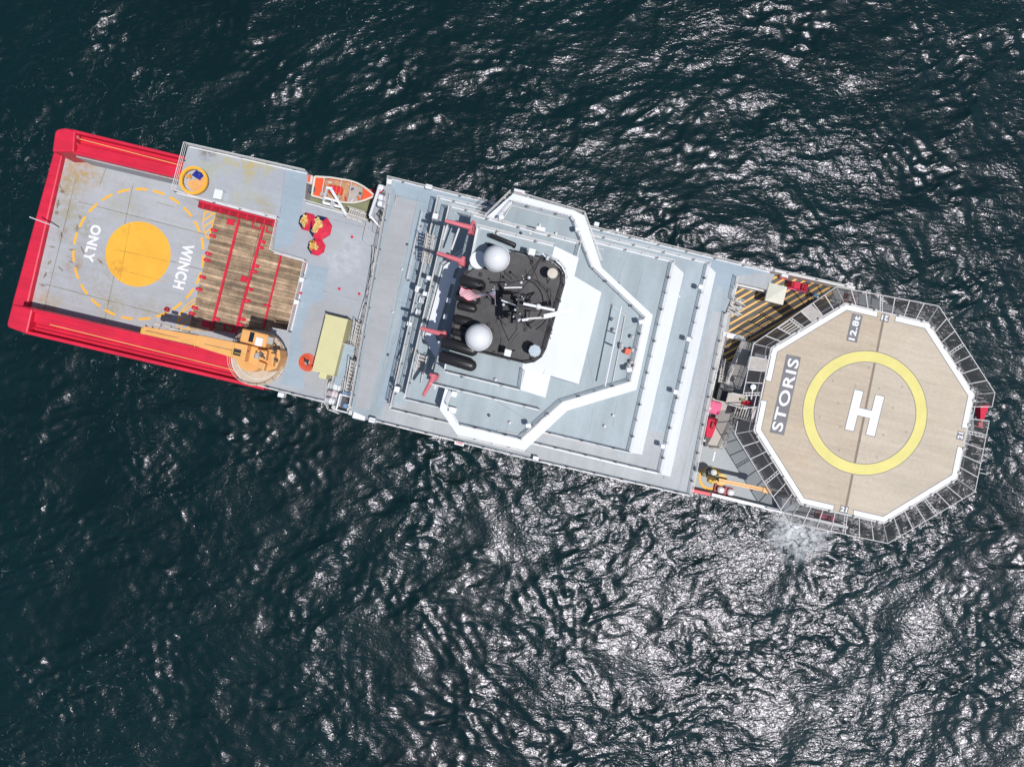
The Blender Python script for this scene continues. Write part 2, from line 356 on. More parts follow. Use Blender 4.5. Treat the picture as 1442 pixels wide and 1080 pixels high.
def deck(name, pts, z, z0, top, side, label=None, par=None):
    return part(name, MB().prism(PP(pts, z), z0, z, 0, 1), [M[top], M[side]], par or ship, label)
def patch(name, pts, z, top, k=1, par=None):
    return part(name, MB().prism(PP(pts, z), z+0.004*(k-1)+0.0005, z+0.004*k, 0), M[top], par or ship)
def railing(pts, z, h=1.05, step=1.5, r=0.028, rails=3, closed=False, m='railing', par=None, name='railing'):
    mb = MB(); q = [P(x, y, z) for x, y in pts]
    if closed: q.append(q[0])
    for a, b in zip(q[:-1], q[1:]):
        n = max(1, round((b-a).length/step))
        for k in range(rails):
            hh = h*(k+1)/rails; mb.tube(a+Vector((0,0,hh)), b+Vector((0,0,hh)), r*(1.25 if k == rails-1 else 0.8), 4)
        for i in range(n+1):
            p = a.lerp(b, i/n); mb.tube(p, p+Vector((0,0,h)), r, 4, caps=False)
            if i % 2 == 1 and (b-a).length > 5: mb.cbox(p.x, p.y, p.z+.08, .30, .16, .14, 1)  # dark base brackets, standing in for the posts' shadow spots
            if i < n and (b-a).length > 2:        # small raking stay
                d = (b-a).normalized(); s = Vector((-d.y, d.x, 0))*0.0
                mb.tube(p, p+d*0.25+Vector((0,0,0.5)), r*0.7, 3, caps=False)
    return part(name, mb, [M[m], M['steel']], par or ship)
def slope(name, top, ztop, foot, zbase, m='whiteroof', rise=0.62):
    zfoot = zbase+(ztop-zbase)*rise
    a, b = [P(*p, ztop) for p in top]; c, d = [P(*p, zfoot) for p in foot]
    a0 = Vector((a.x, a.y, zbase-.04)); b0 = Vector((b.x, b.y, zbase-.04)); c0 = Vector((c.x, c.y, zbase-.04)); d0 = Vector((d.x, d.y, zbase-.04))
    mb = MB().add([a, b, d, c, a0, b0, d0, c0], [(0,1,2,3),(4,7,6,5),(0,4,5,1),(0,3,7,4),(1,5,6,2),(3,2,6,7)])
    # keep outward normals whatever the winding
    return part(name, mb, M[m], ship)
def stairs(p0, z0, p1, z1, width, n, m='grating', sm='railing', rails=True, name='stairs'):
    a = P(*p0, z0); b = P(*p1, z1); d = (b-a); h = Vector((d.x, d.y, 0)).normalized(); s = Vector((-h.y, h.x, 0))
    mb = MB()
    for sd_ in (-1, 1):
        o = s*sd_*width/2
        mb.tube(a+o, b+o, 0.07, 4)
        if rails:
            up = Vector((0,0,0.95)); mb.tube(a+o+up, b+o+up, 0.04, 4)
            for i in range(4): q = a.lerp(b, i/3)+o; mb.tube(q, q+up, 0.03, 4, caps=False)
    st = part(name, mb, M[sm], ship)
    run = max(0.2, Vector((d.x, d.y, 0)).length/n*0.62)
    tm = None
    for i in range(n):
        q = a.lerp(b, (i+0.5)/n)
        if tm is None:
            Mx = Matrix.Translation(q) @ Matrix.Rotation(math.atan2(h.y, h.x), 4, 'Z')
            o = part('tread', MB(Mx).box(-run/2, -width/2, -0.03, run/2, width/2, 0.03), M[m], st, origin=q); tm = o; q0 = q
        else:
            c = tm.copy(); C.collection.objects.link(c); c.matrix_basis = W[st.name].inverted() @ Matrix.Translation(q)
    return st
def bar(p, z0, q, z1, wd, ht, mb=None):
    a = P(*p, z0); b = P(*q, z1); d = (b-a); L_ = d.length; h = d.normalized(); s = Vector((-h.y, h.x, 0)); s = s.normalized() if s.length > 1e-4 else Vector((1,0,0)); u = h.cross(s)*-1
    mb = mb or MB(); vs = []
    for c in (a, b):
        for i, j in ((-1,-1),(1,-1),(1,1),(-1,1)): vs.append(c+s*i*wd/2+Vector((0,0,1))*j*ht/2)
    mb.add(vs, [(3,2,1,0),(4,5,6,7),(0,1,5,4),(1,2,6,5),(2,3,7,6),(3,0,4,7)])
    return mb

# hull -----------------------------------------------------------
hull_px = [(72,226),(14,437),(11,452),(30,464),(200,504),(355,541),(525,583),(700,627),(970,692),(1100,718),(1180,733),(1235,722),(1300,702),(1348,662),(1371,606),(1367,556),(1330,492),(1262,438),(1190,405),(1087,385),(820,320),(600,266),(262,212),(100,189),(82,192)]
hb = MB(); q9 = [P(x, y, ZB) for x, y in hull_px]
ctr = Vector((sum(p.x for p in q9)/len(q9), sum(p.y for p in q9)/len(q9), 0))
def ringpts(f, z):
    out = []
    for p in q9:
        d = (p-ctr)*f; out.append((ctr.x+d.x, ctr.y+d.y, z))
    return out
n = len(q9); rings = [ringpts(0.955, -3), ringpts(0.97, 0), ringpts(0.985, 3.0), ringpts(0.992, ZW-0.3)]
vs = [p for r_ in rings for p in r_]; fs = []
for k in range(len(rings)-1):
    for i in range(n):
        j = (i+1) % n; fs.append((k*n+i, k*n+j, (k+1)*n+j, (k+1)*n+i))
fs += [tuple(range(n)), tuple(range(4*n-1, 3*n-1, -1))]
hb.add(vs, fs); part('hull', hb, M['red'], ship)

aft_px = [(78,205),(20,440),(40,462),(200,500),(430,560),(480,300),(270,225),(98,190)]
deck('work_deck', [(80,214),(22,440),(60,470),(330,520),(450,540),(480,320),(255,250),(110,205)], ZW, ZW-0.35, 'aftdeck', 'red')

# deck seams on the work deck
def seam_lines(lines, z, wpx, m, k=1, par=None):
    for a, b in lines:
        mb = MB()
        pa = P(*a, z); pb = P(*b, z); d = (pb-pa).normalized(); s = Vector((-d.y, d.x, 0))*wpx*sc(z)/2
        mb.prism([pa+s, pb+s, pb-s, pa-s], z+0.0005, z+0.004*k)
        part('weld_seam', mb, M[m], par or ship)
M['weld'] = mat('rusty_weld_seam', (0.25,0.22,0.16), 0.8, 0.35, 0.8)
M['weld3'] = mat('stained_amber_seam', (0.52,0.25,0.04), 0.8, 0.4, 1.2)
M['weld2'] = mat('grey_weld_seam', (0.27,0.29,0.30), 0.7, 0.2, 0.6)
seam_lines([((187,262),(146,458)),((106,255),(62,436)),((110,284),(292,331)),((62,400),(240,446)),((180,352),(330,392))], ZW, 1.0, 'weld')
seam_lines([((73,240),(44,380)),((220,285),(245,292)),((150,235),(140,262))], ZW, 0.8, 'weld')

# stern and side bulwarks ----------------------------------------
def bulwark(name, top, z1, z0, m='red'): return part(name, MB().prism(PP(top, z1), z0, z1), M[m], ship, bevel=0.18)
bulwark('stern_bulwark', [(75,214),(16,430),(38,434),(86,228),(89,214)], 6.1, ZW-1.3)
# rounded stern corner blocks
bulwark('corner_bulwark', [(77,186),(81,182),(90,180.5),(98,181.5),(106,184),(104,214),(73,214)], ZB+0.3, ZW-0.3)
bulwark('corner_bulwark', [(17,428),(46,435),(38,470),(22,465),(11,461),(9.5,457),(11,450)], ZB+0.3, ZW-0.3)
def side_band(name, o0, o1, i0, i1):
    # a trough with raised outer lip, ledges and an inner coaming
    par = part(name, MB().prism(PP([o0, o1, i1, i0], ZB), ZW-0.3, 8.2), M['red'], ship)
    def strip(nm, f0, f1, za, zb):
        L_ = lambda f, a, b: (a[0]+(b[0]-a[0])*f, a[1]+(b[1]-a[1])*f)
        pts = [L_(f0, o0, i0), L_(f0, o1, i1), L_(f1, o1, i1), L_(f1, o0, i0)]
        return part(nm, MB().prism(PP(pts, ZB), za, zb), M['red'], par, bevel=0.05)
    strip('bulwark_lip', 0.0, 0.13, 8.2, ZB+0.25); strip('ledge', 0.24, 0.30, 8.2, 8.55); strip('ledge', 0.40, 0.44, 8.2, 8.4)
    strip('ledge', 0.50, 0.86, 8.2, 8.7); strip('coaming', 0.86, 1.0, 8.2, ZB+0.1)
    # pad eyes near the aft end
    return par
side_band('side_bulwark', (104,183.5),(300,231),(103,217),(300,263))
side_band('side_bulwark', (37,470),(372,549),(45,434),(378,512))
mb = MB()
for x, y in ((109,194),(107,203),(106,212),(44,443),(42,459)): mb.lathe([(0.28,0),(0.22,0.25),(0,0.3)], P(x, y, 8.7), 8, cap=False)
part('pad_eye', mb, M['pink'], ship, kind='stuff')
seam_lines([((112,196),(262,235)),((70,457),(340,524))], 8.75, 0.9, 'stripe')
# stern flagstaff lying over the bulwark
part('staff', MB().tube(P(42,306,9.6), P(80,320,6.2), 0.07, 6), M['white'], ship)

# yellow winching circle -----------------------------------------
s5 = sc(ZW); c5 = P(194.5, 358, ZW)
part('winching_disc', MB().ring(c5, 0.001, 46*s5, ZW+0.0005, ZW+0.006, 64), M['amber'], ship)
for k in range(23):
    a = 360/23*k+4
    part('circle_dash', MB().ring((P(195,358,ZW)), 89.8*s5, 93.2*s5, ZW+0.0005, ZW+0.006, 5, a, a+10.6), M['amber'], ship)
def text(s, px, py, z, ang, length, height, m, k=2, par=None, bold=0.03, name='lettering'):
    cu = bpy.data.curves.new('t', 'FONT'); cu.body = s; cu.size = 1; cu.offset = bold; cu.align_x = 'CENTER'; cu.space_character = 1.12
    cu.resolution_u = 4
    o = bpy.data.objects.new('t', cu); C.collection.objects.link(o)
    dg = bpy.context.evaluated_depsgraph_get(); me = bpy.data.meshes.new_from_object(o.evaluated_get(dg))
    bpy.data.objects.remove(o); bpy.data.curves.remove(cu)
    vs = [v.co.copy() for v in me.vertices]; fs = [list(p.vertices) for p in me.polygons]
    x0 = min(v.x for v in vs); x1 = max(v.x for v in vs); y0 = min(v.y for v in vs); y1 = max(v.y for v in vs)
    Mx = Matrix.Translation(P(px, py, z)) @ Matrix.Rotation(R(ang), 4, 'Z')
    zt = 0.004*k+0.001
    vv = [(((v.x-(x0+x1)/2)/(x1-x0))*length, ((v.y-(y0+y1)/2)/(y1-y0))*height, zt) for v in vs]
    mb = MB(Mx); mb.add(vv, fs); bpy.data.meshes.remove(me)
    return part(name, mb, M[m], par or ship)
text('WINCH', 258.5, 375.5, ZW, -103.8, 64*s5, 16.5*s5, 'markwhite', bold=.04)
text('ONLY', 130, 343, ZW, -103.8, 53*s5, 15*s5, 'markwhite', bold=.04)
# hatched wedges by the timber deck
def hatch(poly, z, dirdeg, gap, wd, m, k=1, parent=None, pxs=True, name='hatch_stripe'):
    pl = PP(poly, z) if pxs else poly; a = R(dirdeg); nv = (-math.sin(a), math.cos(a))
    ds = [nv[0]*x+nv[1]*y for x, y in pl]; d = min(ds)+gap*0.4; out = []
    while d < max(ds):
        q = clip(clip(pl, nv, d-wd/2), (-nv[0], -nv[1]), -(d+wd/2))
        if len(q) >= 3:
            out.append(part(name, MB().prism(q, z+0.0005+0.004*(k-1), z+0.004*k), M[m], parent or ship))
        d += gap
    return out
for poly in ([(289,297),(304,302),(293,338),(287,325),(286,310)], [(277,419),(267,464),(249,463),(252,444),(262,430)]):
    hatch(poly, ZW, 35, 0.62, 0.17, 'amber')
    mb = MB()
    for a, b in zip(poly, poly[1:]+poly[:1]):
        pa = P(*a, ZW); pb = P(*b, ZW); d = (pb-pa).normalized(); s = Vector((-d.y, d.x, 0))*0.07
        mb.prism([pa+s, pb+s, pb-s, pa-s], ZW+0.0045, ZW+0.009)
    part('hatch_outline', mb, M['amber'], ship)
# scuffed fittings on the deck
mb = MB(); rr_ = random.Random(3)
for x, y in ((87,331),(113,306),(100,369),(101,352),(109,322),(117,353),(142,369),(86,379),(236,435),(84,262),(88,270),(82,288),(80,300),(74,348),(70,370),(64,388),(60,402)):
    c = P(x, y, ZW)
    q_ = rr_.uniform(.07, .24); mb.lathe([(q_,0),(q_,0.05),(q_*.5,0.10)], c, 8)
    a_ = rr_.uniform(0, 3.1); L2 = rr_.uniform(.15, .5); mb.tube(c-Vector((L2*math.cos(a_), L2*math.sin(a_), -.1)), c+Vector((L2*math.cos(a_), L2*math.sin(a_), .12)), 0.045, 4)
part('deck_fitting', mb, M['weld'], ship, kind='stuff')
part('deck_fitting', MB(FR(236,436,ZW)).lathe([(0.30,0),(0.26,0.35),(0,0.4)], (0,0,0), 10), M['darkred'], ship)
part('inner_bulwark_plate', MB().prism(PP([(103,217.2),(262,254.5),(261.5,256),(102.5,218.8)], ZB), ZW, 8.4), M['aftdeck'], ship)

# timber deck -----------------------------------------------------
wood = [(305,298),(394,322),(384,353),(432,366),(409,468),(266,466)]
wz = ZW+0.02
deck('timber_bed', wood, wz, ZW-0.1, 'black', 'black')
A4 = R(-TH); u = Vector((math.cos(A4), math.sin(A4), 0)); vv_ = Vector((-math.sin(A4), math.cos(A4), 0))
wp = PP(wood, wz)
us = [u.x*x+u.y*y for x, y in wp]; vs_ = [vv_.x*x+vv_.y*y for x, y in wp]
def ucoord(px, py): p = P(px, py, wz); return u.x*p.x+u.y*p.y
cuts = [min(us)-0.1, ucoord(312,407), ucoord(349,392), ucoord(384,409), max(us)+0.2]
pw = 0.385; d = min(vs_); nplank = 0
while d < max(vs_):
    for c0, c1 in zip(cuts[:-1], cuts[1:]):
        q = clip(clip(wp, (vv_.x, vv_.y), d+0.012), (-vv_.x, -vv_.y), -(d+pw-0.012))
        if len(q) >= 3: q = clip(clip(q, (u.x, u.y), c0+0.02), (-u.x, -u.y), -(c1-0.02))
        if len(q) >= 3:
            part('plank', MB().prism(q, wz, wz+0.07+random.uniform(-0.015, 0.02)), M['plank'], ship); nplank += 1
    d += pw
zt = wz+0.12
for a, b, wd in (((337,309),(297,466),0.26),((372,318),(331,470),0.26),((396,360),(371,462),0.2),((431,368),(408,466),0.35)):
    part('red_beam', bar(a, zt, b, zt, wd, 0.25), M['darkred' if wd > .3 else 'red'], ship)
for x, y in ((303,325),(301,333),(295,358),(293,367),(287,391),(282,408),(276,434),(272,442),(371,341),(368,349),(362,375),(359,383),(353,408),(350,424),(343,450),(341,458),(307,450),(378,431)):
    M_ = FR(x, y, wz+0.09); part('lashing_point', MB(M_).cbox(0,0,.1,.55,.34,.16,bev=.05).lathe([(0.2,0),(0.2,0.24),(0.1,0.28)], (-0.25,0,0), 8), M['red'], ship)
for x, y, l in ((325,313,.85),(344,393,.8),(290,456,.9)): part('hatch_cover', MB(FR(x, y, wz+0.09)).cbox(0,0,.06,l,l*.8,.12,bev=.04), M['red'], ship)
for x, y in ((362,317),(382,323),(322,462)):
    part('lashing_frame', MB(FR(x, y, wz+0.09)).box(-.55,-.45,0,.55,-.33,.12).box(-.55,.33,0,.55,.45,.12).box(-.55,-.329,0,-.43,.329,.12).box(.43,-.329,0,.55,.329,.12), M['red'], ship)
# red inclined frame along the overhang
fr = part('red_girder', bar((281,288), 8.6, (392,316), 8.6, 0.75, 0.6), M['darkred'], ship)  # shade below the overhang is put into this darker red
for k in range(9):
    f = (k+.5)/9; x = 281+111*f; y = 288+28*f; part('stiffener', MB(FR(x, y, 8.9)).cbox(0,0,.08,.12,.9,.16), M['red'], fr)
part('girder_tube', MB().tube(P(283,284,9.1), P(392,311,9.1), 0.2, 8), M['red'], fr)

# deck A (above the timber deck) ------------------------------------
bay = [(433,243),(429,284),(490,302),(521,313),(533,272)]
A_px = [(265,205),(433,243),(429,284),(490,302),(521,313),(533,272),(546,272),(560,300),(510,583),(495,578),(360,542),(336,535),(333,515),(345,493),(385,463),(408,467),(432,368),(384,354),(394,308),(285,281),(248,270)]
deck('aft_deck', A_px, ZA, ZA-0.6, 'deckA', 'wall')
deck('deck_support', [(262,240),(430,250),(440,540),(395,520),(415,480),(438,366),(390,350),(398,312),(270,278)], ZA-0.61, ZW-0.05, 'wall', 'wall')
deck('boat_bay_floor', [(434,252),(431,286),(490,302),(521,313),(531,280)], 8.0, 6.0, 'olive', 'wall')
patch('deck_patch', [(404,237),(432,243),(424,300),(410,345),(384,352),(394,300)], ZA, 'deckblue')
patch('deck_patch', [(434,372),(463,378),(452,432),(440,438),(425,470),(428,548),(395,540),(405,515),(410,470)], ZA, 'deckblue')
patch('deck_patch', [(424,470),(437,430),(452,424),(495,434),(478,560),(429,548)], ZA, 'deckwarm', 2)
seam_lines([((402,237),(394,300)),((455,410),(505,423)),((430,300),(545,328))], ZA, 0.8, 'weld2')
railing([(360,541),(430,559),(462,566)], ZA); railing([(490,303),(520,313),(514,340),(523,348)], ZA)
railing([(433,243),(265,205),(248,270),(284,281)], ZA, r=0.034)
railing([(284,281),(394,308),(384,354),(432,368),(409,467),(388,463)], ZA, r=0.034)
railing([(430,284),(490,302)], ZA)
mb = MB()
for a, b in (((267,207),(432,245)),((249,272),(394,309)),((386,356),(432,369)),((433,371),(410,467)),((431,286),(488,302))):
    bar(a, ZA+0.06, b, ZA+0.06, 0.10, 0.10, mb)
part('deck_edge_kerb', mb, M['white'], ship)
mb = MB(); 
for x, y in ((496,334),(478,407),(506,414),(424,413)):
    mb.lathe([(0.15,0),(0.15,0.12),(0.06,0.16)], P(x, y, ZA), 8)
part('deck_socket', mb, M['red'], ship)
def wbox(x, y, z, l, wd, h, m='white', deg=0, name='locker', par=None):
    mb = MB(FR(x, y, z, deg)).cbox(0,0,h/2,l,wd,h,bev=min(l,wd)*.07)
    mb.box(-l*.45,-wd*.52,h*.3,-l*.35,wd*.52,h*.36); mb.box(l*.35,-wd*.52,h*.3,l*.45,wd*.52,h*.36)
    return part(name, mb, M[m], par or ship)
for x, y in ((428,396),(421,427)): wbox(x, y, ZA, .55, .5, 1.0)
wbox(399,556,ZA,.65,.5,.9)

# superstructure tiers ----------------------------------------------
T1 = [(547,251),(1087,384),(1082,400),(1036,389),(1028,423),(1021,440),(972,698),(740,644.5),(540,595),(522,590),(494,578),(545,290)]
deck('boat_deck', T1, Z1, ZA-0.05, 'deck', 'wall')
patch('deck_patch', [(549,253),(1085,385),(1081,398),(1036,389),(1030,410),(1006,400),(1006,383),(618,287),(604,300),(560,500),(548,560),(530,575),(560,470),(580,330),(590,290),(560,275)], Z1, 'deckblue')
patch('deck_patch', [(557,277),(588,285),(575,335),(545,470),(520,577),(500,574),(515,480),(540,340)], Z1, 'deckwarm', 2)
patch('deck_patch', [(1021,442),(972,695),(740,642),(535,591),(545,560),(925,669),(945,660),(1003,438)], Z1, 'decklight', 2)
seam_lines([((183,315),(168,398)),((165,352),(236,368)),((160,378),(232,396))], ZW+.004, .7, 'weld3')
seam_lines([((590,270),(528,575)),((600,300),(578,395)),((560,425),(580,430)),((560,275),(603,286))], Z1, 0.8, 'weld2', 3)
T2 = [(618,279),(997,371),(929,666),(551,576)]
deck('upper_deck', T2, Z2, Z1-0.05, 'deck', 'wall')
patch('deck_patch', [(551,574),(571,566),(887,640),(896,600),(938,610),(928,664)], Z2, 'decklight')
slope('front_slope', ((995,371),(927,667)), Z2, ((1008,384),(944,671)), Z1)
T3 = [(634,291),(947,369),(886,637),(571,562)]
deck('officer_deck', T3, Z3, Z2-0.05, 'deckteal', 'wall')
slope('front_slope', ((946,369),(885,637)), Z3, ((963,385),(904,640)), Z2)
T4 = [(683,308),(723,273),(808,297),(823,304),(847,377),(919,444),(896,549),(799,578),(739,634),(644,612),(619,576),(627,547),(609,542),(640,430),(664,316)]
deck('bridge_deck', T4, Z4, Z3-0.05, 'deckteal', 'whiteroof')
# overhang of the bridge wings beyond the tiers below, on brackets
def band(outer, inner, z, m='whiteroof', h=0.10, name='bridge_border'):
    for i in range(len(outer)-1):
        part(name, MB().prism(PP([outer[i], outer[i+1], inner[i+1], inner[i]], z), z+0.002, z+h), M[m], ship)
bo = [(683,308),(723,273),(808,297),(823,304),(847,377),(919,444),(896,549),(799,578),(739,634),(644,612),(619,576),(627,547)]
bi = [(697,315),(722,286),(803,307),(808,313),(834,379),(906,448),(887,537),(791,566),(733,618),(648,598),(630,569),(637,552)]
band(bo, bi, Z4)
ci = [(655,352),(625,375),(598,475),(618,512)]; co_ = [(666,362),(641,380),(613,474),(624,498)]
band(ci, co_, Z3+.6)
T0 = [(664,302),(817,344),(812,365),(760,577),(607,540)]
deck('bridge_roof', [(664,303),(817,344),(761,577),(607,540)], Z0, Z4-0.05, 'deckteal', 'whiteroof')
deck('roof_house', [(673,320),(781,347),(733,549),(626,523)], Z5, Z0-0.05, 'deckteal', 'whiteroof')
slope('front_slope', ((780,346),(733,549)), Z5, ((815,363),(768,560)), Z0)
deck('roof_house', [(764,356),(800,386),(766,525),(735,520)], Z5+0.05, Z4-0.05, 'whiteroof', 'whiteroof')
slope('front_slope', ((799,383),(766,526)), Z5+0.05, ((847,412),(815,541)), Z4)
seam_lines([((800,345),(835,540)),((700,565),(740,590)),((865,470),(900,455)),((685,518),(733,545))], Z4, 0.8, 'weld2')

# railings of the tiers
railing([(494,577),(545,290),(548,252),(1086,384)], Z1); railing([(522,590),(540,595),(740,644.5),(971,697),(1021,441)], Z1)
railing([(1036,390),(1029,422)], Z1)
railing([(997,371),(618,279),(551,576),(929,666),(997,371)], Z2)
railing([(947,369),(634,291),(571,562),(886,637),(947,369)], Z3)
railing(bi, Z4+0.1); railing([(614,503),(597,475),(624,374),(654,352)], Z3)
for a, b in (((719,272),(683,307)),((724,273),(822,302)),((822,302),(846,370)),((740,635),(645,613))):
    railing([a, b], Z4-0.6)
railing([(664,303),(817,344),(810,372)], Z0); railing([(761,577),(607,540)], Z0)
railing([(673,320),(781,347)], Z5); railing([(626,523),(733,549),(737,521)], Z5); railing([(673,320),(663,372)], Z5)
railing([(617,290),(603,350)], Z1, rails=2); railing([(596,300),(575,395)], Z1); railing([(565,500),(549,570)], Z1)
railing([(533,350),(523,400),(508,452),(497,520)], ZA); railing([(509,452),(500,490)], ZA)

# white kerbs that catch the light along tier edges
mb = MB()
for z, L_ in ((Z2, [((620,280),(995,371)),((553,577),(925,667))]),(Z3, [((636,292),(945,369)),((573,563),(884,637))]),(Z0, [((666,304),(815,344)),((609,541),(758,577))]),(Z5, [((675,321),(779,347)),((628,524),(731,549)),((673,322),(663,370)),((630,500),(626,521))]),(Z1, [((552,253),(1084,384)),((541,595),(740,643.5)),((742,645),(968,697))])):
    for a, b in L_: bar(a, z+0.06, b, z+0.06, 0.10, 0.12, mb)
part('tier_edge_kerb', mb, M['white'], ship)

# side windows and doors, seen only from a step aside
for pts, za, zb in ((T1, ZA, Z1),(T2, Z1, Z2),(T3, Z2, Z3)):
    for (a, b) in ((pts[0], pts[1]),):
        pa = P(*a, zb); pb = P(*b, zb); n_ = 14
        for i in range(1, n_):
            c = pa.lerp(pb, i/n_); 
            part('window', MB(Matrix.Translation(c) @ Matrix.Rotation(R(-TH), 4, 'Z')).box(-0.4,-0.02,-1.6,0.4,0.03,-0.9), M['glass'], ship)

rr9 = random.Random(21)
seam_lines([((640,600),(652,560)),((700,614),(709,590)),((780,634),(786,615)),((850,655),(855,637)),((915,663),(920,640)),((700,290),(706,312)),((860,340),(866,356)),((900,350),(906,368))], Z1, .7, 'weld2', 4)
seam_lines([((965,380),(900,640)),((1018,440),(955,690)),((870,360),(830,560)),((780,590),(900,610))], Z2, .6, 'weld2', 1)
seam_lines([((880,366),(862,420)),((835,575),(830,610)),((870,560),(862,600)),((905,380),(895,420))], Z3, .6, 'weld2', 1)
for k, (x, y, z) in enumerate(((930,520,Z3-3),(941,465,Z3-3),(955,418,Z3-3),(1012,520,Z1),(1000,575,Z1),(990,620,Z1),(722,330,Z4),(760,318,Z4),(783,330,Z4),(690,585,Z4),(720,595,Z4),(770,585,Z4),(870,400,Z3),(865,585,Z3),(850,600,Z3),(575,345,Z1),(568,380,Z1),(556,440,Z1),(545,500,Z1),(700,330,Z5+.0),(745,330,Z5),(650,530,Z5),(700,535,Z5))):
    part('deck_vent', MB().lathe([(.08,0),(.08,.2),(.13,.22),(.13,.3),(.04,.34)], P(x+rr9.uniform(-2,2), y, z), 10), M['offwhite' if k % 3 else 'steel'], ship)
for pts, z in (([(700,322),(720,290),(795,310)], Z4),([(700,606),(733,612),(770,585)], Z4),([(640,300),(700,315),(850,352)], Z3),([(590,566),(700,594),(860,634)], Z3),([(860,430),(880,445),(870,500),(862,540)], Z4)):
    part('deck_pipe', MB().path([P(x, y, z)+Vector((0,0,.12)) for x, y in pts], .045, 6), M['offwhite'], ship)
# black platform -----------------------------------------------------
plat = [(688,352),(724,356),(768,366),(780,371),(789,379),(794,389),(794,402),(768,492),(762,503),(752,510),(740,512),(668,495),(655,480),(640,478),(640,440),(648,395),(668,378)]
deck('top_platform', plat, ZP, Z5-1.2, 'plat', 'black')
railing([(724,356),(768,366),(780,371),(789,379),(794,389),(794,402),(768,492),(762,503),(752,510),(740,512),(672,495)], ZP, m='black', r=0.035)
railing([(772,362),(786,369),(795,380),(798,392)], ZP-0.3, m='railing', r=0.025)
mb = MB()
rr = random.Random(5)
for k in range(26):
    x = rr.uniform(672, 782); y = rr.uniform(362, 500)
    if rr.random() < .5: bar((x, y), ZP+.08, (x+rr.uniform(-4, 4), y+rr.uniform(8, 26)), ZP+.08, .06, .06, mb)
    else: mb.cbox(P(x, y, ZP).x, P(x, y, ZP).y, ZP+.1, .25, .3, .2)
part('conduit', mb, M['black'], ship)
# funnels and exhaust trunks
def capsule(a, b, z, r, m='funnel', name='exhaust_pipe'):
    pa = P(*a, z); pb = P(*b, z); d = (pb-pa).normalized()
    mb = MB(); n_ = 14
    s = Vector((-d.y, d.x, 0)); up = Vector((0,0,1)); L_ = (pb-pa).length
    prof = [(0,0),(r*.8,0.0),(r,0.1)]+[(r, L_-r)]+[(r*math.cos(t), L_-r+r*math.sin(t)) for t in (0.4,0.8,1.2)]+[(0.02, L_)]
    vs = []; fs = []
    for rad, ax in prof:
        for i in range(n_):
            t = 2*math.pi*i/n_; vs.append(pa+d*ax+s*rad*math.cos(t)+up*rad*math.sin(t))
    for k in range(len(prof)-1):
        for i in range(n_): fs.append((k*n_+i, k*n_+(i+1) % n_, (k+1)*n_+(i+1) % n_, (k+1)*n_+i))
    mb.add(vs, fs)
    mb.tube(pb-d*r-up*r*0.2, pb-d*r-up*3.0, r*0.75, 10)
    return part(name, mb, M[m], ship, smooth=True)
capsule((619,501),(671,517), Z5+1.0, .50); capsule((622,481),(673,496), Z5+1.0, .48)
capsule((637,467),(668,474), Z5+.8, .30); capsule((640,449),(668,456), Z5+.6, .42); capsule((642,415),(676,424), Z5+.6, .46)
capsule((648,394),(684,404), Z5+.8, .46); capsule((690,331),(727,346), Z5+.9, .19); capsule((686,344),(704,350), Z5+.8, .17)
capsule((645,430),(672,436), Z5+.5, .35)
deck('shade_casing', [(655,380),(676,383),(660,450),(655,480),(634,474),(643,420)], Z5+.4, Z4-0.05, 'black', 'black')  # dark block over the black funnel area, raised to shade the catwalk
# lit frames, ladders and pipes between the funnels
mb = MB()
for a, b in (((624,339),(632,312)),((636,352),(647,321)),((649,365),(662,318)),((657,389),(668,370)),((642,397),(632,440)),((636,420),(620,500)),((650,428),(645,442)),((645,442),(655,446)),((650,428),(660,431)),((612,548),(625,512)),((609,520),(616,500))):
    bar(a, Z4+1.6, b, Z4+1.6, .14, .12, mb)
part('pipe_frame', mb, M['railing'], ship)
for x, y, l, w_ in ((633,424,.45,.4),(629,447,.5,.4),(660,385,.55,.7),(619,485,.3,.5),(640,397,.5,.5)): wbox(x, y, Z4+1.4, l, w_, .5)
# white lockers, floodlight housings -----------------------------------
for x, y, z in ((984,405,Z2),(967,478,Z2),(949,552,Z2),(931,628,Z2)):
    wbox(x+1, y, z+0.9, .42, .42, .5); part('lamp_post', MB().tube(P(x+1, y, z), P(x+1, y, z+.9), .05, 5), M['railing'], ship)
for x, y in ((902,454),(885,521),(813,324),(744,599),(706,308)):
    wbox(x, y, Z4+1.0, .45, .38, .5, deg=20); part('lamp_post', MB().tube(P(x, y, Z4), P(x, y, Z4+1.0), .06, 5), M['railing'], ship)
for x, y, z, l, w_, h in ((638,577,Z4,.7,.5,.6),(640,555,Z4,.5,.5,.5),(761,325,Z0,.8,.5,.5),(615,309,Z2,.55,.55,1.4),(550,259,Z1,.5,.5,.8),(605,266,Z1,.7,.45,.8),(562,548,Z2,.55,.55,1.4),(590,409,Z2,.5,.6,1.0),(595,424,Z2,.5,.6,.8),(590,441,Z2,.5,.6,.8),(578,457,Z2,.5,.4,.8),(605,393,Z3,.5,.4,.6),(600,415,Z3,.5,.4,.6),(526,591,Z1,.65,.5,.9),(754,645,Z1,.6,.5,.8),(839,318,Z1,.5,.4,.8),(868,326,Z1,.3,.3,.7)):
    wbox(x, y, z, l, w_, h)
# name boards on the bridge wings
for x, y, z_ in ((731,271,Z4),(647,624,Z1+.8)):
    b_ = part('name_board', MB(FR(x, y, z_-.4)).cbox(0,0,.1,1.0,.42,.2,bev=.03), M['white'], ship)
    part('red_mark', MB(FR(x, y, z_-.19)).box(-.34,-.06,0,-.24,.06,.01).box(-.18,-.06,0,.34,.06,.01), M['red'], b_)
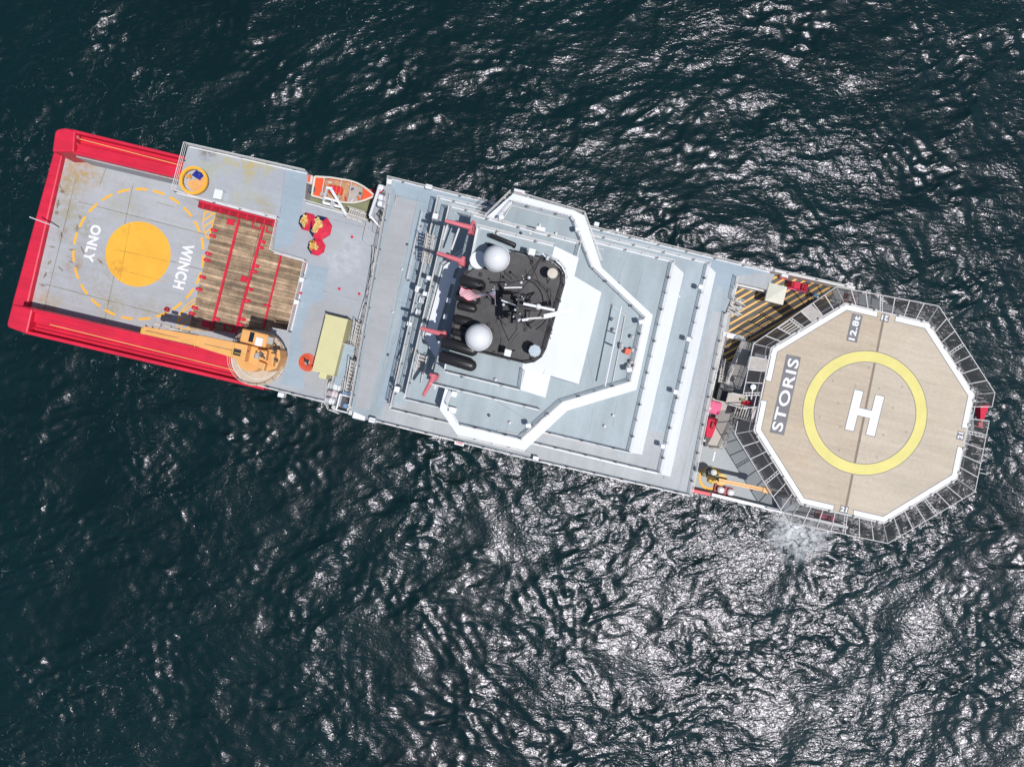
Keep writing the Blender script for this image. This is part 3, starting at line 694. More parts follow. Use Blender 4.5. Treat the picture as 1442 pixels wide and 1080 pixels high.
# domes and antennas ----------------------------------------------------
def radome(x, y, z, r, foot):
    sph = [(r*math.cos(t), r*math.sin(t)) for t in [R(-58+148*i/16) for i in range(17)]]
    sph[-1] = (0.01, r)
    pd = part('radome', MB().lathe(sph, P(x, y, z), 40, cap=False), M['dome'], ship, smooth=True)
    part('rim', MB().lathe([(r*.98,-.06),(r*1.03,-.05),(r*1.03,.05),(r*.98,.06)], P(x, y, z-.12), 40, cap=False), M['white'], pd)
    part('pedestal', MB().lathe([(r*.6, foot-z),(r*.5, -r*.84)], P(x, y, z), 20), M['white'], pd)
radome(699,364,30.6,1.04,ZP-.4); radome(674,475,30.3,1.06,ZP-.4)
part('round_platform', MB().lathe([(.74,0),(.74,.5),(.7,.55),(.01,.55)], P(674,368,Z5), 28), M['white'], ship)
def drum(x, y, z, r, m, n=24, foot=ZP):
    d_ = part('antenna_drum', MB().lathe([(r*.9,-.35),(r,-.3),(r,.0),(r*.92,.06),(.01,.08)], P(x, y, z), n), M[m], ship)
    mb = MB(); c = P(x, y, z-.35)
    for k in range(3): a = 2.1*k; mb.tube(c, Vector((c.x+.7*math.cos(a), c.y+.7*math.sin(a), foot)), .035, 5)
    part('tripod', mb, M['black'], d_)
drum(778,385,ZP+1.9,.43,'tantank'); drum(753,494,ZP+1.9,.52,'paleblue',8)
for x, y in ((749,355),(715,497)):
    d_ = part('panel_antenna', MB(FR(x, y, ZP+1.9)).cbox(0,0,0,.56,.56,.16,bev=.04), M['white'], ship)
    mb = MB(); c = P(x, y, ZP+1.85)
    for ox, oy in ((.6,.3),(-.6,.4),(.1,-.6)): mb.tube(c, Vector((c.x+ox, c.y+oy, ZP)), .035, 5)
    part('tripod', mb, M['black'], d_)
part('small_dome', MB().lathe([(.18,0),(.2,.12),(.12,.26),(.01,.3)], P(771,364,ZP+.8), 14), M['dome'], ship, smooth=True)
# mast -------------------------------------------------------------------
mast = part('mast', MB().tube(P(729,434,ZP), P(729,434,ZP+7.5), .22, 8, r2=.12), M['black'], ship)
mb = MB(); c = P(729,434,ZP+7)
legs = [(706,405),(706,448),(752,412),(748,462)]
for x, y in legs:
    f = P(x, y, ZP); mb.tube(f, c-Vector((0,0,2)), .07, 6)
for k in range(1, 4):
    q = [P(x, y, ZP).lerp(c-Vector((0,0,2)), k/4.5) for x, y in legs]; q = [q[0], q[1], q[3], q[2]]
    for i in range(4): mb.tube(q[i], q[(i+1) % 4], .045, 5)
    for i in range(4): mb.tube(q[i], q[(i+1) % 4]+Vector((0,0,1.0)), .03, 4)
part('mast_leg', mb, M['black'], mast)
mb = MB()
for a, b, z in (((731,412),(727,464),ZP+5.4),((704,420),(757,434),ZP+4.2),((716,405),(742,462),ZP+3.2)): bar(a, z, b, z, .13, .16, mb)
part('yardarm', mb, M['black'], mast)
for x0, y0, x1, y1, z in ((708,415,724,437,ZP+3.5),(716,440,734,455,ZP+4.0),(730,420,738,444,ZP+5.0),(716,414,730,430,ZP+2.3)):
    a = P(x0, y0, z); b = P(x1, y1, z); part('mast_platform', MB().box(a.x, b.y, z, b.x, a.y, z+.08), M['black'], mast)
part('curved_rail', MB().ring(P(738,428,ZP+1.2), 1.9, 1.98, ZP+1.2, ZP+1.28, 20, -80, 80), M['black'], mast)
part('curved_rail', MB().ring(P(740,432,ZP+1.0), 2.3, 2.36, ZP+1.0, ZP+1.06, 20, -60, 90), M['black'], mast)
mb = MB()
for a, z0, b, z1 in (((731,412),ZP+5.4,(748,391),ZP),((729,462),ZP+5.4,(716,480),ZP),((706,385),ZP+.2,(699,455),ZP+.1),((745,391),ZP+1,(765,360),ZP),((758,372),ZP+.1,(746,398),ZP+.1),((762,405),ZP+.1,(749,372),ZP+.1),((700,455),ZP,(713,500),ZP),((729,470),ZP+.1,(706,505),ZP)):
    mb.tube(P(*a, z0), P(*b, z1), .03, 4)  # mast stays, plus dark deck-level lines standing in for cast shadows
part('stay_and_shadow_line', mb, M['black'], mast)
rb = part('radar_scanner', bar((737,428), ZP+6.2, (781,437), ZP+6.2, .18, .2), M['white'], mast)
part('scanner_hub', MB().lathe([(.2,-.5),(.2,.2),(.1,.3)], P(758,432,ZP+6.1), 12), M['white'], rb)
part('scanner_arm', bar((729,433), ZP+5.5, (760,437), ZP+5.5, .16, .18), M['black'], rb)
pl_ = part('radar_scanner', bar((766,446), ZP+5.0, (806,437), ZP+5.0, .34, .14), M['white'], mast)
part('scanner_hub', MB().lathe([(.14,-.9),(.14,.1)], P(776,444,ZP+4.9), 12), M['white'], pl_)
part('scanner_arm', bar((731,450), ZP+4.2, (771,447), ZP+4.2, .14, .2), M['offwhite'], pl_)
part('crosstree_light_bar', bar((710,405.5), ZP+4.6, (735,405), ZP+4.6, .1, .1), M['white'], mast)
part('crosstree_light_bar', bar((706,423), ZP+5.0, (730,432), ZP+5.0, .09, .1), M['white'], mast)
part('crosstree_light_bar', bar((735,451), ZP+4.6, (744,450), ZP+4.6, .18, .12), M['white'], mast)
for x, y, r in ((745,391,.13),(734,398,.12),(712,401,.08),(694,408,.08),(709,429,.12),(726,436,.13),(730,451,.13),(737,393,.06),(731,416,.08),(728,422,.08),(735,418,.07),(737,421,.07),(732,442,.07),(727,463,.06),(723,446,.08),(736,389,.06)):
    z = ZP+5.2; a_ = part('antenna_dome', MB().lathe([(r*.7,-.08),(r,0),(r*.7,.1),(.01,.16)], P(x, y, z), 10), M['dome'], mast)
    mb.__init__(); mb.tube(P(x, y, z)-Vector((0,0,2.2)), P(x, y, z)-Vector((0,0,.05)), .025, 4); 
    part('antenna_stem', mb, M['black'], mast); mb = MB()
# wire-aerial pole lying across the bridge deck
ap = part('aerial_pole', MB().tube(P(875,432,Z4+2.0), P(852,544,Z4+2.0), .07, 8), M['white'], ship)
part('pole_stand', MB().tube(P(867,470,Z4), P(867,470,Z4+2), .05, 6).tube(P(863,487,Z4), P(864,487,Z4+2), .09, 6), M['white'], ap)
rb_ = part('red_box', MB(FR(883,495,Z4+.3)).cbox(0,0,.25,.5,.5,.5,bev=.04), M['orange'], ship)
mb = MB()
for x, y in ((862,451),(864,466),(874,486),(889,475),(889,493),(888,510),(884,515),(874,490)): mb.lathe([(.12,0),(.1,.5),(.2,.55),(.05,.8)], P(x, y, Z4), 8)
part('sensor_stub', mb, M['offwhite'], ship)
# vents, pink monitors
def monitor(tip, body, z, dish):
    a = P(*body, z); t = P(*tip, z+.4)
    m_ = part('fire_monitor', MB().tube(a, t, .24, 8, r2=.15), M['pink'], ship)
    d = (t-a).normalized(); s = Vector((-d.y, d.x, 0))
    part('swivel', MB().tube(a-s*dish, a+s*dish, .16, 8, r2=.34).lathe([(.28,-1.6),(.28,0),(.2,.25)], a, 10), M['pink'], m_)
monitor((627,311),(665,321),Z5-.6,.6); monitor((615,356),(651,368),Z5-.6,.4); monitor((592,462),(625,471),Z5-.6,.3); monitor((596,557),(611,530),Z0+.7,.4)
# stairs on the superstructure
stairs((555.5,277),Z1-.1,(550,324),ZA+.4,.7,9); stairs((533,350),ZA+1.8,(528,398),ZA+.2,.6,9)
stairs((507,455),ZA+2.4,(500,488),ZA+.3,.7,7); stairs((499,508),ZA+2.8,(491,553),ZA+.3,.7,9)
stairs((578,488),Z2,(567,536),Z1+.2,.8,9); stairs((597,500),Z3+1,(588,538),Z3-.6,.9,8)
stairs((607,330),Z3,(600,372),Z2+.1,.7,9)
deck('stair_landing', [(483,484),(500,488),(492,512),(478,545),(470,540)], ZA+1.2, ZA+.9, 'deckblue', 'wall')
railing([(470,540),(483,484),(499,487)], ZA+1.2)

# white davits -------------------------------------------------------------
dv = part('davit', bar((466,266), 13.4, (488,303), 11.2, .28, .3), M['white'], ship)
for a, za, b, zb, wd in (((461,264),13.4,(455,287),11.2,.26),((460,265),13.5,(468,266),13.5,.26),((455,286),11.6,(481,292),11.6,.25),((457,279),12.3,(476,284),12.3,.22),((470,284),12.4,(466,292),11.5,.5)):
    part('davit_strut', bar(a, za, b, zb, wd, .25), M['white'], dv)
dv = part('davit', bar((534,266), 14, (521,305), 12, .28, .3), M['white'], ship)
for a, za, b, zb, wd in (((521,304),12,(535,320),11.3,.2),((526,286),13,(521,308),11.8,.15)): part('davit_strut', bar(a, za, b, zb, wd, .2), M['white'], dv)
for x, y, l, w_ in ((539,268,.9,.75),(540,281,.95,.6),(539,290,.95,.6)): part('winch_housing', MB(FR(x, y, ZA+1.2, -4)).cbox(0,0,.4,l,w_,.8,bev=.12), M['white'], dv)
part('red_placard', MB(FR(538,270,ZA+2.05,60)).cbox(0,0,0,.5,.14,.05), M['darkred'], dv)
deck('davit_platform', [(528,300),(548,300),(543,332),(524,326)], ZA+.5, ZA-.01, 'deckwarm', 'wall')
stairs((490,300),ZA+.4,(514,308),ZA+.4,1.0,8,rails=True,name='boarding_platform')
mb = MB()
for x, y in ((523,305),(525,310),(530,312),(536,300),(533,303),(537,298)): bar((x-2,y-2), ZA+.8, (x+2,y+3), ZA+.8, .2, .4, mb)
part('winch_gear', mb, M['steel'], ship)

# foredeck ---------------------------------------------------------------
FD = [(1021,430),(1034,385),(1087,382),(1190,404),(1262,433),(1332,487),(1367,552),(1372,602),(1350,660),(1300,702),(1240,722),(1180,734),(1100,716),(972,688),(1000,560)]
deck('foredeck', FD, ZF, ZW-.4, 'foredeck', 'wall')
deck('pocket_deck', [(1036,389),(1086,384),(1080,408),(1064,404),(1037,398)], Z1+.01, ZF-.05, 'decklight', 'wall')
part('bow_bulwark', bar((1000,695), ZF+.6, (1190,741), ZF+.6, .3, 1.3), M['white'], ship)
part('bow_bulwark', bar((970,689), ZF+.6, (998,695), ZF+.6, .32, 1.3), M['red'], ship)
part('bow_bulwark', bar((1088,382), ZF+.7, (1200,407), ZF+.7, .3, 1.3), M['railing'], ship)
railing([(1088,380),(1190,403)], ZF+1.2, h=.6, rails=2)
STR = [(1036,404),(1078,414),(1092,386),(1176,405),(1170,428),(1092,480),(1058,488),(1040,530),(1014,522),(1026,466)]
deck('striped_deck', STR, ZF+.03, ZF-.02, 'blackdk', 'black')
st_par = [o for o in bpy.data.objects if o.name == 'striped_deck'][0]
hatch(STR, ZF+.03, 29.8, .625, .21, 'stripe', 1, st_par, name='yellow_stripe')
railing([(1036,397),(1083,410)], ZF, r=.035); railing([(1036,397),(1024,438)], ZF, r=.035); railing([(1016,470),(1045,478)], ZF, r=.035); railing([(1018,470),(1000,550)], ZF, r=.035)
part('walkway_bar', bar((1037,398), ZF+1.3, (1083,409), ZF+1.3, .55, .1), M['railing'], ship)
mb = MB()
for a, b in (((1040,397),(1048,399)),((1062,403),(1072,405)),((1023,473),(1033,475))): bar(a, ZF+1.45, b, ZF+1.45, .35, .1, mb)
part('white_plate', mb, M['markwhite'], ship)
part('walkway_bar', bar((1018,470), ZF+1.3, (1047,477), ZF+1.3, .5, .1), M['railing'], ship)
stairs((1029,430),ZF+1.0,(1042,438),ZF+1.0,1.0,1,name='boarding_step')
stairs((1028,427),ZF+1.0,(1044,431),ZF+1.0,.9,6,name='boarding_platform'); stairs((1024,436),ZF+1.0,(1042,440),ZF+1.0,.7,6,name='boarding_platform')
# sloping walkway from the stripes to the side of the helideck
deck('side_walkway', [(1045,478),(1058,482),(1052,506),(1037,548),(1020,541),(1027,520)], ZF+1.5, ZF+1.3, 'grating', 'railing')
railing([(1045,478),(1020,541)], ZF+1.5); railing([(1058,482),(1052,506),(1037,548)], ZF+1.5)
stairs((1023,508),ZF+.1,(1017,540),ZF+1.6,.8,8)
deck('walkway_platform', [(1026,553),(1052,558),(1056,566),(1050,575),(1022,568)], ZF+2.6, ZF+2.4, 'beige', 'railing')
railing([(1026,553),(1052,558)], ZF+2.6); railing([(1022,569),(1048,576)], ZF+2.6)
deck('walkway_platform', [(1003,560),(1021,566),(1040,575),(1034,588),(1015,630),(1006,634),(994,628),(1008,586)], ZF+.9, ZF+.7, 'beige', 'railing')
railing([(1034,588),(1014,632),(1000,630)], ZF+.9, r=.035, m='grating')
deck('front_ledge', [(1021,441),(1024,442),(1018,470),(974,690),(971,690)], ZF+1.2, ZF-.02, 'beige', 'wall')
stairs((1035,577.5),ZF+2.2,(1063,585),ZH-.2,1.35,8,m='beige',rails=False,name='wide_stairs')
# helideck -----------------------------------------------------------------
OCT = [(1191,429),(1307,456),(1371,556),(1347,673),(1245,735),(1128,708),(1064,606),(1088,491)]
oc = PP(OCT, ZH); hs = sc(ZH)
sa = P(1246,440,ZH); sb = P(1189,725,ZH); sdir = (sb-sa).normalized(); nr = (-sdir.y, sdir.x); dd = nr[0]*sa.x+nr[1]*sa.y
heli = part('helideck', MB().prism(oc, ZH-.7, ZH-.02), M['wall'], ship)
part('deck_panel', MB().prism(clip(oc, nr, dd+.12), ZH-.02, ZH), M['helidk'], heli)
part('deck_panel', MB().prism(clip(oc, (-nr[0], -nr[1]), -(dd-.12)), ZH-.02, ZH), M['helidk2'], heli)
part('deck_joint', MB().prism(clip(clip(oc, nr, dd-.119), (-nr[0], -nr[1]), -(dd+.119)), ZH-.02, ZH-.006), M['seam'], heli)
cx = sum(p[0] for p in oc)/8; cy = sum(p[1] for p in oc)/8
def lerp2(a, b, t): return (a[0]+(b[0]-a[0])*t, a[1]+(b[1]-a[1])*t)
def inset(f): return [lerp2((cx, cy), p, f) for p in oc]
i1 = inset(0.952); i2 = inset(0.945)
gaps = {0:(.385,.615), 2:(.40,.64), 4:(.37,.62), 6:(.365,.617)}
for e in range(8):
    f = (e+1) % 8; segs = [(0, gaps[e][0]), (gaps[e][1], 1)] if e in gaps else [(0, 1)]
    for t0, t1 in segs:
        part('border_outline', MB().prism([lerp2(oc[e], oc[f], t0-.008 if t0 > 0 else 0), lerp2(oc[e], oc[f], t1+.008 if t1 < 1 else 1), lerp2(i2[e], i2[f], t1+.008 if t1 < 1 else 1), lerp2(i2[e], i2[f], t0-.008 if t0 > 0 else 0)], ZH+.0005, ZH+.004), M['linegrey'], heli)
        part('border_line', MB().prism([lerp2(oc[e], oc[f], t0), lerp2(oc[e], oc[f], t1), lerp2(i1[e], i1[f], t1), lerp2(i1[e], i1[f], t0)], ZH+.0045, ZH+.008), M['markwhite'], heli)
hc = P(1218, 581.5, ZH)
part('circle_outline', MB().ring(hc, 71.3*hs, 88*hs, ZH+.0005, ZH+.004, 96), M['linegrey'], heli)
part('landing_circle', MB().ring(hc, 72.3*hs, 87*hs, ZH+.0045, ZH+.008, 96), M['markyellow'], heli)
Hf = FR(1217.5, 581.5, ZH); g = .06
def hshape(mb, e, z0, z1):
    hw, hh, bw, cbw = 1.47, 1.98, .42, .40       # half widths in metres
    mb.prism([(-hw-e+bw*0,-hh-e),(-hw+2*bw+e-bw*.9,-hh-e),(-hw+2*bw+e-bw*.9,-cbw-e),(hw-2*bw-e+bw*.9,-cbw-e),(hw-2*bw-e+bw*.9,-hh-e),(hw+e,-hh-e),(hw+e,hh+e),(hw-2*bw-e+bw*.9,hh+e),(hw-2*bw-e+bw*.9,cbw+e),(-hw+2*bw+e-bw*.9,cbw+e),(-hw+2*bw+e-bw*.9,hh+e),(-hw-e,hh+e)], z0, z1)
def hmark(e, z0, z1, m, nm):
    hw, hh, bw, cb = 1.50, 2.02, .86, .37
    pts = [(-hw-e,-hh-e),(-hw+bw+e,-hh-e),(-hw+bw+e,-cb-e),(hw-bw-e,-cb-e),(hw-bw-e,-hh-e),(hw+e,-hh-e),(hw+e,hh+e),(hw-bw-e,hh+e),(hw-bw-e,cb+e),(-hw+bw+e,cb+e),(-hw+bw+e,hh+e),(-hw-e,hh+e)]
    part(nm, MB(Hf).prism(pts, z0, z1), M[m], heli)
hmark(.07, .0005+.004, .008, 'linegrey', 'h_outline'); hmark(0, .009, .0125, 'markwhite', 'landing_letter')
for pts in ([(1107.5,498.7),(1128,503),(1104,613),(1083.7,608.7)], [(1200,441),(1215,444.5),(1206.5,483),(1191.5,479.5)]):
    part('lettering_box', MB().prism(PP(pts, ZH), ZH+.0045, ZH+.008), M['textgrey'], heli)
text('STORIS', 1106, 556, ZH, 76.2, 104*hs, 15.5*hs, 'markwhite', 2.2, heli, bold=.02)
text('12.8t', 1203.2, 462, ZH, 76.2, 35*hs, 9.2*hs, 'markwhite', 2.2, heli, bold=.035)
for x, y, a in ((1246,448,166.2),(1188.5,717,-13.8),(1352.5,613.5,76.2)):
    part('lettering_box', MB(FR(x, y, ZH, a+13.8)).box(-.42,-.36,.0045,.42,.36,.008), M['textgrey'], heli)
    text('21', x, y, ZH, a, .66, .52, 'markwhite', 2.2, heli, bold=.045)
mb = MB()
for k in range(14):
    a = R(25*k+10); r = (64 if k % 2 else 40)*hs; mb.ring((hc.x+r*math.cos(a), hc.y+r*math.sin(a)), .07, .11, ZH+.0005, ZH+.004, 10)
part('tie_down_ring', mb, M['seam'], heli)
# helideck legs
for x, y in ((1110,520),(1100,600),(1150,690),(1230,700),(1300,650),(1330,560),(1290,490),(1200,460)):
    part('support_leg', MB().tube(P(x, y, ZF), Vector((*P(x, y, ZH)[:2], ZH-.7)), .25, 8), M['wall'], heli)
# safety nets
OUT = [(1178,404),(1322,431),(1401,553),(1373,692),(1250,765),(1110,735),(1035,611),(1061,484)]
ou = [P(x, y, ZH+.25) for x, y in OUT]; inn = [Vector((cx, cy, 0))+(Vector((p[0], p[1], 0))-Vector((cx, cy, 0)))*1.012+Vector((0,0,ZH-.25)) for p in oc]
gut = MB()
for e in range(8):
    f = (e+1) % 8; L_ = (ou[f]-ou[e]).length; n_ = 7
    solid = {7:{1:'slats', 4:'grate', 3:'skip'}, 6:{0:'none', 3:'net', 4:'solid'}, }.get(e, {})
    railing_pts = None
    gut.tube(inn[e]+Vector((0,0,.12)), inn[f]+Vector((0,0,.12)), .09, 5)
    # lamps and brackets along the deck edge
    for i in range(n_):
        t0, t1 = i/n_, (i+1)/n_
        if e == 6 and i in (1,): t0 += .02
        a, b = ou[e].lerp(ou[f], t0), ou[e].lerp(ou[f], t1); c, d = inn[e].lerp(inn[f], t0), inn[e].lerp(inn[f], t1)
        kind = None
        if e == 7: kind = {2:'slats', 0:'net', 1:'net', 3:'net', 4:'solid', 5:'net', 6:'net'}.get(i)   # from left corner up to the top
        if e == 6: kind = {1:'stair', 2:'open', 5:'solid'}.get(i, 'net')
        if kind == 'stair': continue
        if e == 2 and i in (1,): kind = 'open'
        if kind == 'solid':
            fr_ = part('grey_side_platform', MB().prism([a, b, d, c], ZH-.25, ZH-.1), M['grating'], heli)
        elif kind == 'slats':
            fr_ = None
            for k in range(6):
                f0 = (k+.15)/6; f1 = (k+.6)/6
                o = part('slat', MB().prism([c.lerp(a, f0), d.lerp(b, f0), d.lerp(b, f1), c.lerp(a, f1)], ZH-.2, ZH-.12), M['beige'], heli)
        elif kind == 'open': pass
        else:
            fr_ = part('safety_net', MB().add([a-Vector((0,0,.02)), b-Vector((0,0,.02)), d+Vector((0,0,.02)), c+Vector((0,0,.02))], [(0,1,2,3)]), M['net'], heli)
        fm = MB(); fm.tube(a, c, .055, 5)
        if kind != 'open': fm.tube(a, b, .045, 5)
        if i == n_-1: fm.tube(b, d, .055, 5)
        if e in (0, 2, 4, 6) and i == n_//2 or e in (1, 3, 5, 7) and i == n_//2:   # doubled bay with cross ladder
            o2 = (b-a).normalized()*.25; fm.tube(a+o2, c+o2, .045, 5)
            for k in range(1, 6): fm.tube(a.lerp(c, k/6), a.lerp(c, k/6)+o2, .03, 4)
        part('net_frame', fm, M['railing'], heli)
        if i % 2 == 0:
            q = inn[e].lerp(inn[f], (t0+t1)/2); part('edge_light', MB().lathe([(.16,0),(.16,.22),(.06,.32)], q+Vector((0,0,.15)), 8), M['offwhite'], heli)
part('deck_gutter', gut, M['railing'], heli)
part('edge_rail', MB().path([inn[i % 8]-Vector((0,0,.02))+(inn[i % 8]-Vector((cx,cy,ZH))).normalized()*.45*Vector((1,1,0)).length/1.414 for i in range(9)], .045, 5), M['railing'], heli)
part('platform_frame', bar((1062,504), ZH-.2, (1078,508), ZH-.2, 1.0, .12), M['decklight'], heli)
# gear hanging under the bow edge
mb = MB()
for k in range(14):
    x = 1376+random.uniform(-3, 9); y = 560+k*8+random.uniform(-2, 2); mb.tube(P(x-6, y, ZF+1), P(x+8, y+random.uniform(-4, 4), ZF+1.4), .05, 4)
part('bow_lattice', mb, M['railing'], ship)

# ================================================================= loose things
# aft crane
cr = thing('deck_crane', FR(366,505,ZA), 'orange knuckle deck crane with its long boom stowed over the red side bulwark', 'crane')
zc = ZA+1.6
part('pedestal', MB().lathe([(1.5,-4.8),(1.5,1.42)], P(366,505,ZA), 24).lathe([(1.45,1.62),(1.45,3.2)], P(368,505,ZA), 24), M['crane'], cr)
M['tangrate'] = mat('tan_walkway_grating', (0.50,0.42,0.33), .7, .12, 1.5)
wk = part('round_walkway', MB().ring(P(364,504,zc), .6, 39*sc(zc), zc-.12, zc, 48), M['tangrate'], cr)
M['tanrail'] = mat('tan_painted_rail', (0.60,0.47,0.33), .6, .1, 1.5)
for k in range(26):
    a = 2*math.pi*k/26; c = P(364,504,zc); r0, r1 = 1.5, 38.5*sc(zc)
    part('floor_bar', MB().tube(Vector((c.x+r0*math.cos(a), c.y+r0*math.sin(a), zc+.03)), Vector((c.x+r1*math.cos(a), c.y+r1*math.sin(a), zc+.03)), .025, 4), M['tanrail'], wk)
part('floor_ring', MB().ring(P(364,504,zc), 2.2, 2.27, zc+.001, zc+.05, 40).ring(P(364,504,zc), 2.75, 2.85, zc+.001, zc+.12, 40), M['railing'], wk)
mb = MB(); c = P(364,504,zc)
for k in range(40):
    a = 2*math.pi*k/40; a2 = 2*math.pi*(k+1)/40; r = 38.6*sc(zc)
    p = Vector((c.x+r*math.cos(a), c.y+r*math.sin(a), zc)); q = Vector((c.x+r*math.cos(a2), c.y+r*math.sin(a2), zc))
    for h in (.5, 1.0): mb.tube(p+Vector((0,0,h)), q+Vector((0,0,h)), .035, 4)
    if k % 2 == 0: mb.tube(p, p+Vector((0,0,1)), .035, 4)
part('guard_rail', mb, M['tanrail'], wk)
zt_ = 15.0
tower = part('slewing_tower', MB().prism(PP([(341,487),(350,486),(366,491),(391,492),(392,504),(386,519),(372,523),(357,517),(340,508)], zt_), zc, zt_-.6), M['crane'], cr, bevel=.1)
mb = MB()
for pts in ([(362,492),(376,494),(374,508),(360,506)], [(381,497),(387,498),(384,516),(378,515)], [(364,508),(374,512),(371,522),(362,517)]):
    mb.prism(PP(pts, zt_+.2), zt_-.6, zt_+.2)
part('machinery_housing', mb, M['crane'], tower, bevel=.08)
mb = MB()
for x, y in ((366,500),(370,502),(368,497),(386,494),(383,490),(388,507)): mb.tube(P(x-2,y-2,zt_+.3), P(x+3,y+3,zt_+.35), .09, 6); 
part('winch_drum', mb, M['steel'], tower)
part('winch_drum', MB().tube(P(363,497,zt_+.3), P(361,505,zt_+.3), .28, 10), M['grating'], tower)
def taper_beam(pts_top, z0a, z0b, ha, hb, m, par, nm):
    # pts: left-root,right-root,right-tip,left-tip at their own heights
    a, b, c, d = pts_top; va = [P(*a, z0a), P(*b, z0a), P(*c, z0b), P(*d, z0b)]
    lo = [va[0]-Vector((0,0,ha)), va[1]-Vector((0,0,ha)), va[2]-Vector((0,0,hb)), va[3]-Vector((0,0,hb))]
    return part(nm, MB().add(va+lo, [(0,1,2,3),(7,6,5,4),(0,4,5,1),(1,5,6,2),(2,6,7,3),(3,7,4,0)]), M[m], par, bevel=.04)
bm = taper_beam([(349,486),(344,509),(277,488),(281,472)], 15.6, 15.6, 1.2, 1.0, 'crane', cr, 'boom')
taper_beam([(281,472.5),(277,487.5),(199,470),(203,459.5)], 15.62, 15.4, .9, .7, 'crane', bm, 'boom_tip')
part('boom_dark_line', bar((330,494), 15.64, (206,465.5), 15.45, .05, .05), M['steel'], bm)  # thin dark line along the boom top
seam = MB(); bar((345,500), 15.64, (203,467), 15.45, .06, .06, seam); bar((277,474), 15.66, (274,488), 15.66, .1, .06, seam); bar((330,484), 15.66, (326,505), 15.66, .1, .06, seam)
part('boom_rib', seam, M['craneyel'], bm)
part('boom_opening', MB(FR(333,496,15.62)).box(-.45,-.32,0,.45,.32,.03), M['black'], bm)
part('hydraulic_ram', MB().tube(P(340,489,15.3), P(240,463,14.9), .13, 8), M['offwhite'], bm)
mb = MB()
for k in range(16):
    x = 205+k*9.5; y = 458+ (x-205)*.24; mb.tube(P(x, y, 14.9), P(x+2.5, y+2.8, 15.3), .07, 4)
part('hose_clip', mb, M['steel'], bm)
for x, y in ((236,460),(247,463),(262,467),(222,457)): part('rigging_block', MB(FR(x, y, 14.6)).cbox(0,0,0,.7,.35,.35,bev=.05), M['beige'], bm)
part('hook_block', MB(FR(203,466,14.8)).cbox(0,0,0,.5,.7,.6,bev=.08), M['craneyel'], bm)
cab = part('cab', MB(FR(368,478,13.2)).cbox(0,0,1.1,2.7,1.35,2.2,bev=.1), M['crane'], cr)
part('cab_window', MB(FR(355,475,15.33)).box(-.26,-.5,.07,.2,.5,.1), M['glass'], cab)
part('roof_hatch', MB(FR(365,481.5,15.4)).box(-.35,-.42,0,.35,.42,.1), M['white'], cab)
part('roof_box', MB(FR(381,480,15.4)).box(-.3,-.35,0,.3,.35,.12), M['grating'], cab)

# fore crane
fc_ = thing('small_deck_crane', FR(1002,670,ZF), 'small ochre foredeck crane with a straight orange boom beside the helideck nets', 'crane')
part('deck_ring', MB().ring(P(1000,673,ZF), 13.4*sc(ZF), 16.6*sc(ZF), ZF+.0045, ZF+.03, 40), M['amber'], fc_)
part('post', MB().lathe([(.55,0),(.45,3.0),(.6,3.1),(.6,3.5)], P(1002,669,ZF), 16), M['craneyel'], fc_)
hd = part('crane_head', MB(FR(1001,666,ZF+3.5)).cbox(-.1,.1,.3,1.0,.8,.6,bev=.15), M['black'], fc_)
part('head_cap', MB().lathe([(.3,-.3),(.3,.15),(.15,.25)], P(1005,665,ZF+4.3), 14), M['creamcan'], hd)
mb = MB()
for x, y in ((994,664),(990,667),(996,660),(1000,659),(1008,670),(1011,674)): mb.lathe([(.25,0),(.22,.5),(.1,.6)], P(x, y, ZF+3.3), 8)
part('hydraulic_gear', mb, M['olive'], hd)
mb = MB()
for x, y in ((998,676),(1001,678),(1004,677)): mb.lathe([(.22,0),(.2,.5),(.1,.6)], P(x, y, ZF+3.1), 8)
part('hydraulic_valve', mb, M['craneyel'], hd)
for k, dy in enumerate((-1.6, 1.6)):
    part('boom', bar((1012,676+dy), ZF+4.2, (1079,690+dy), ZF+4.0, .17, .3), M['crane'], fc_)
part('boom_web', bar((1012,676), ZF+4.1, (1079,690), ZF+3.9, .12, .2), M['craneyel'], fc_)
part('boom_head', MB(FR(1079,690,ZF+3.9)).cbox(0,0,.1,.9,.6,.5,bev=.06), M['crane'], fc_)

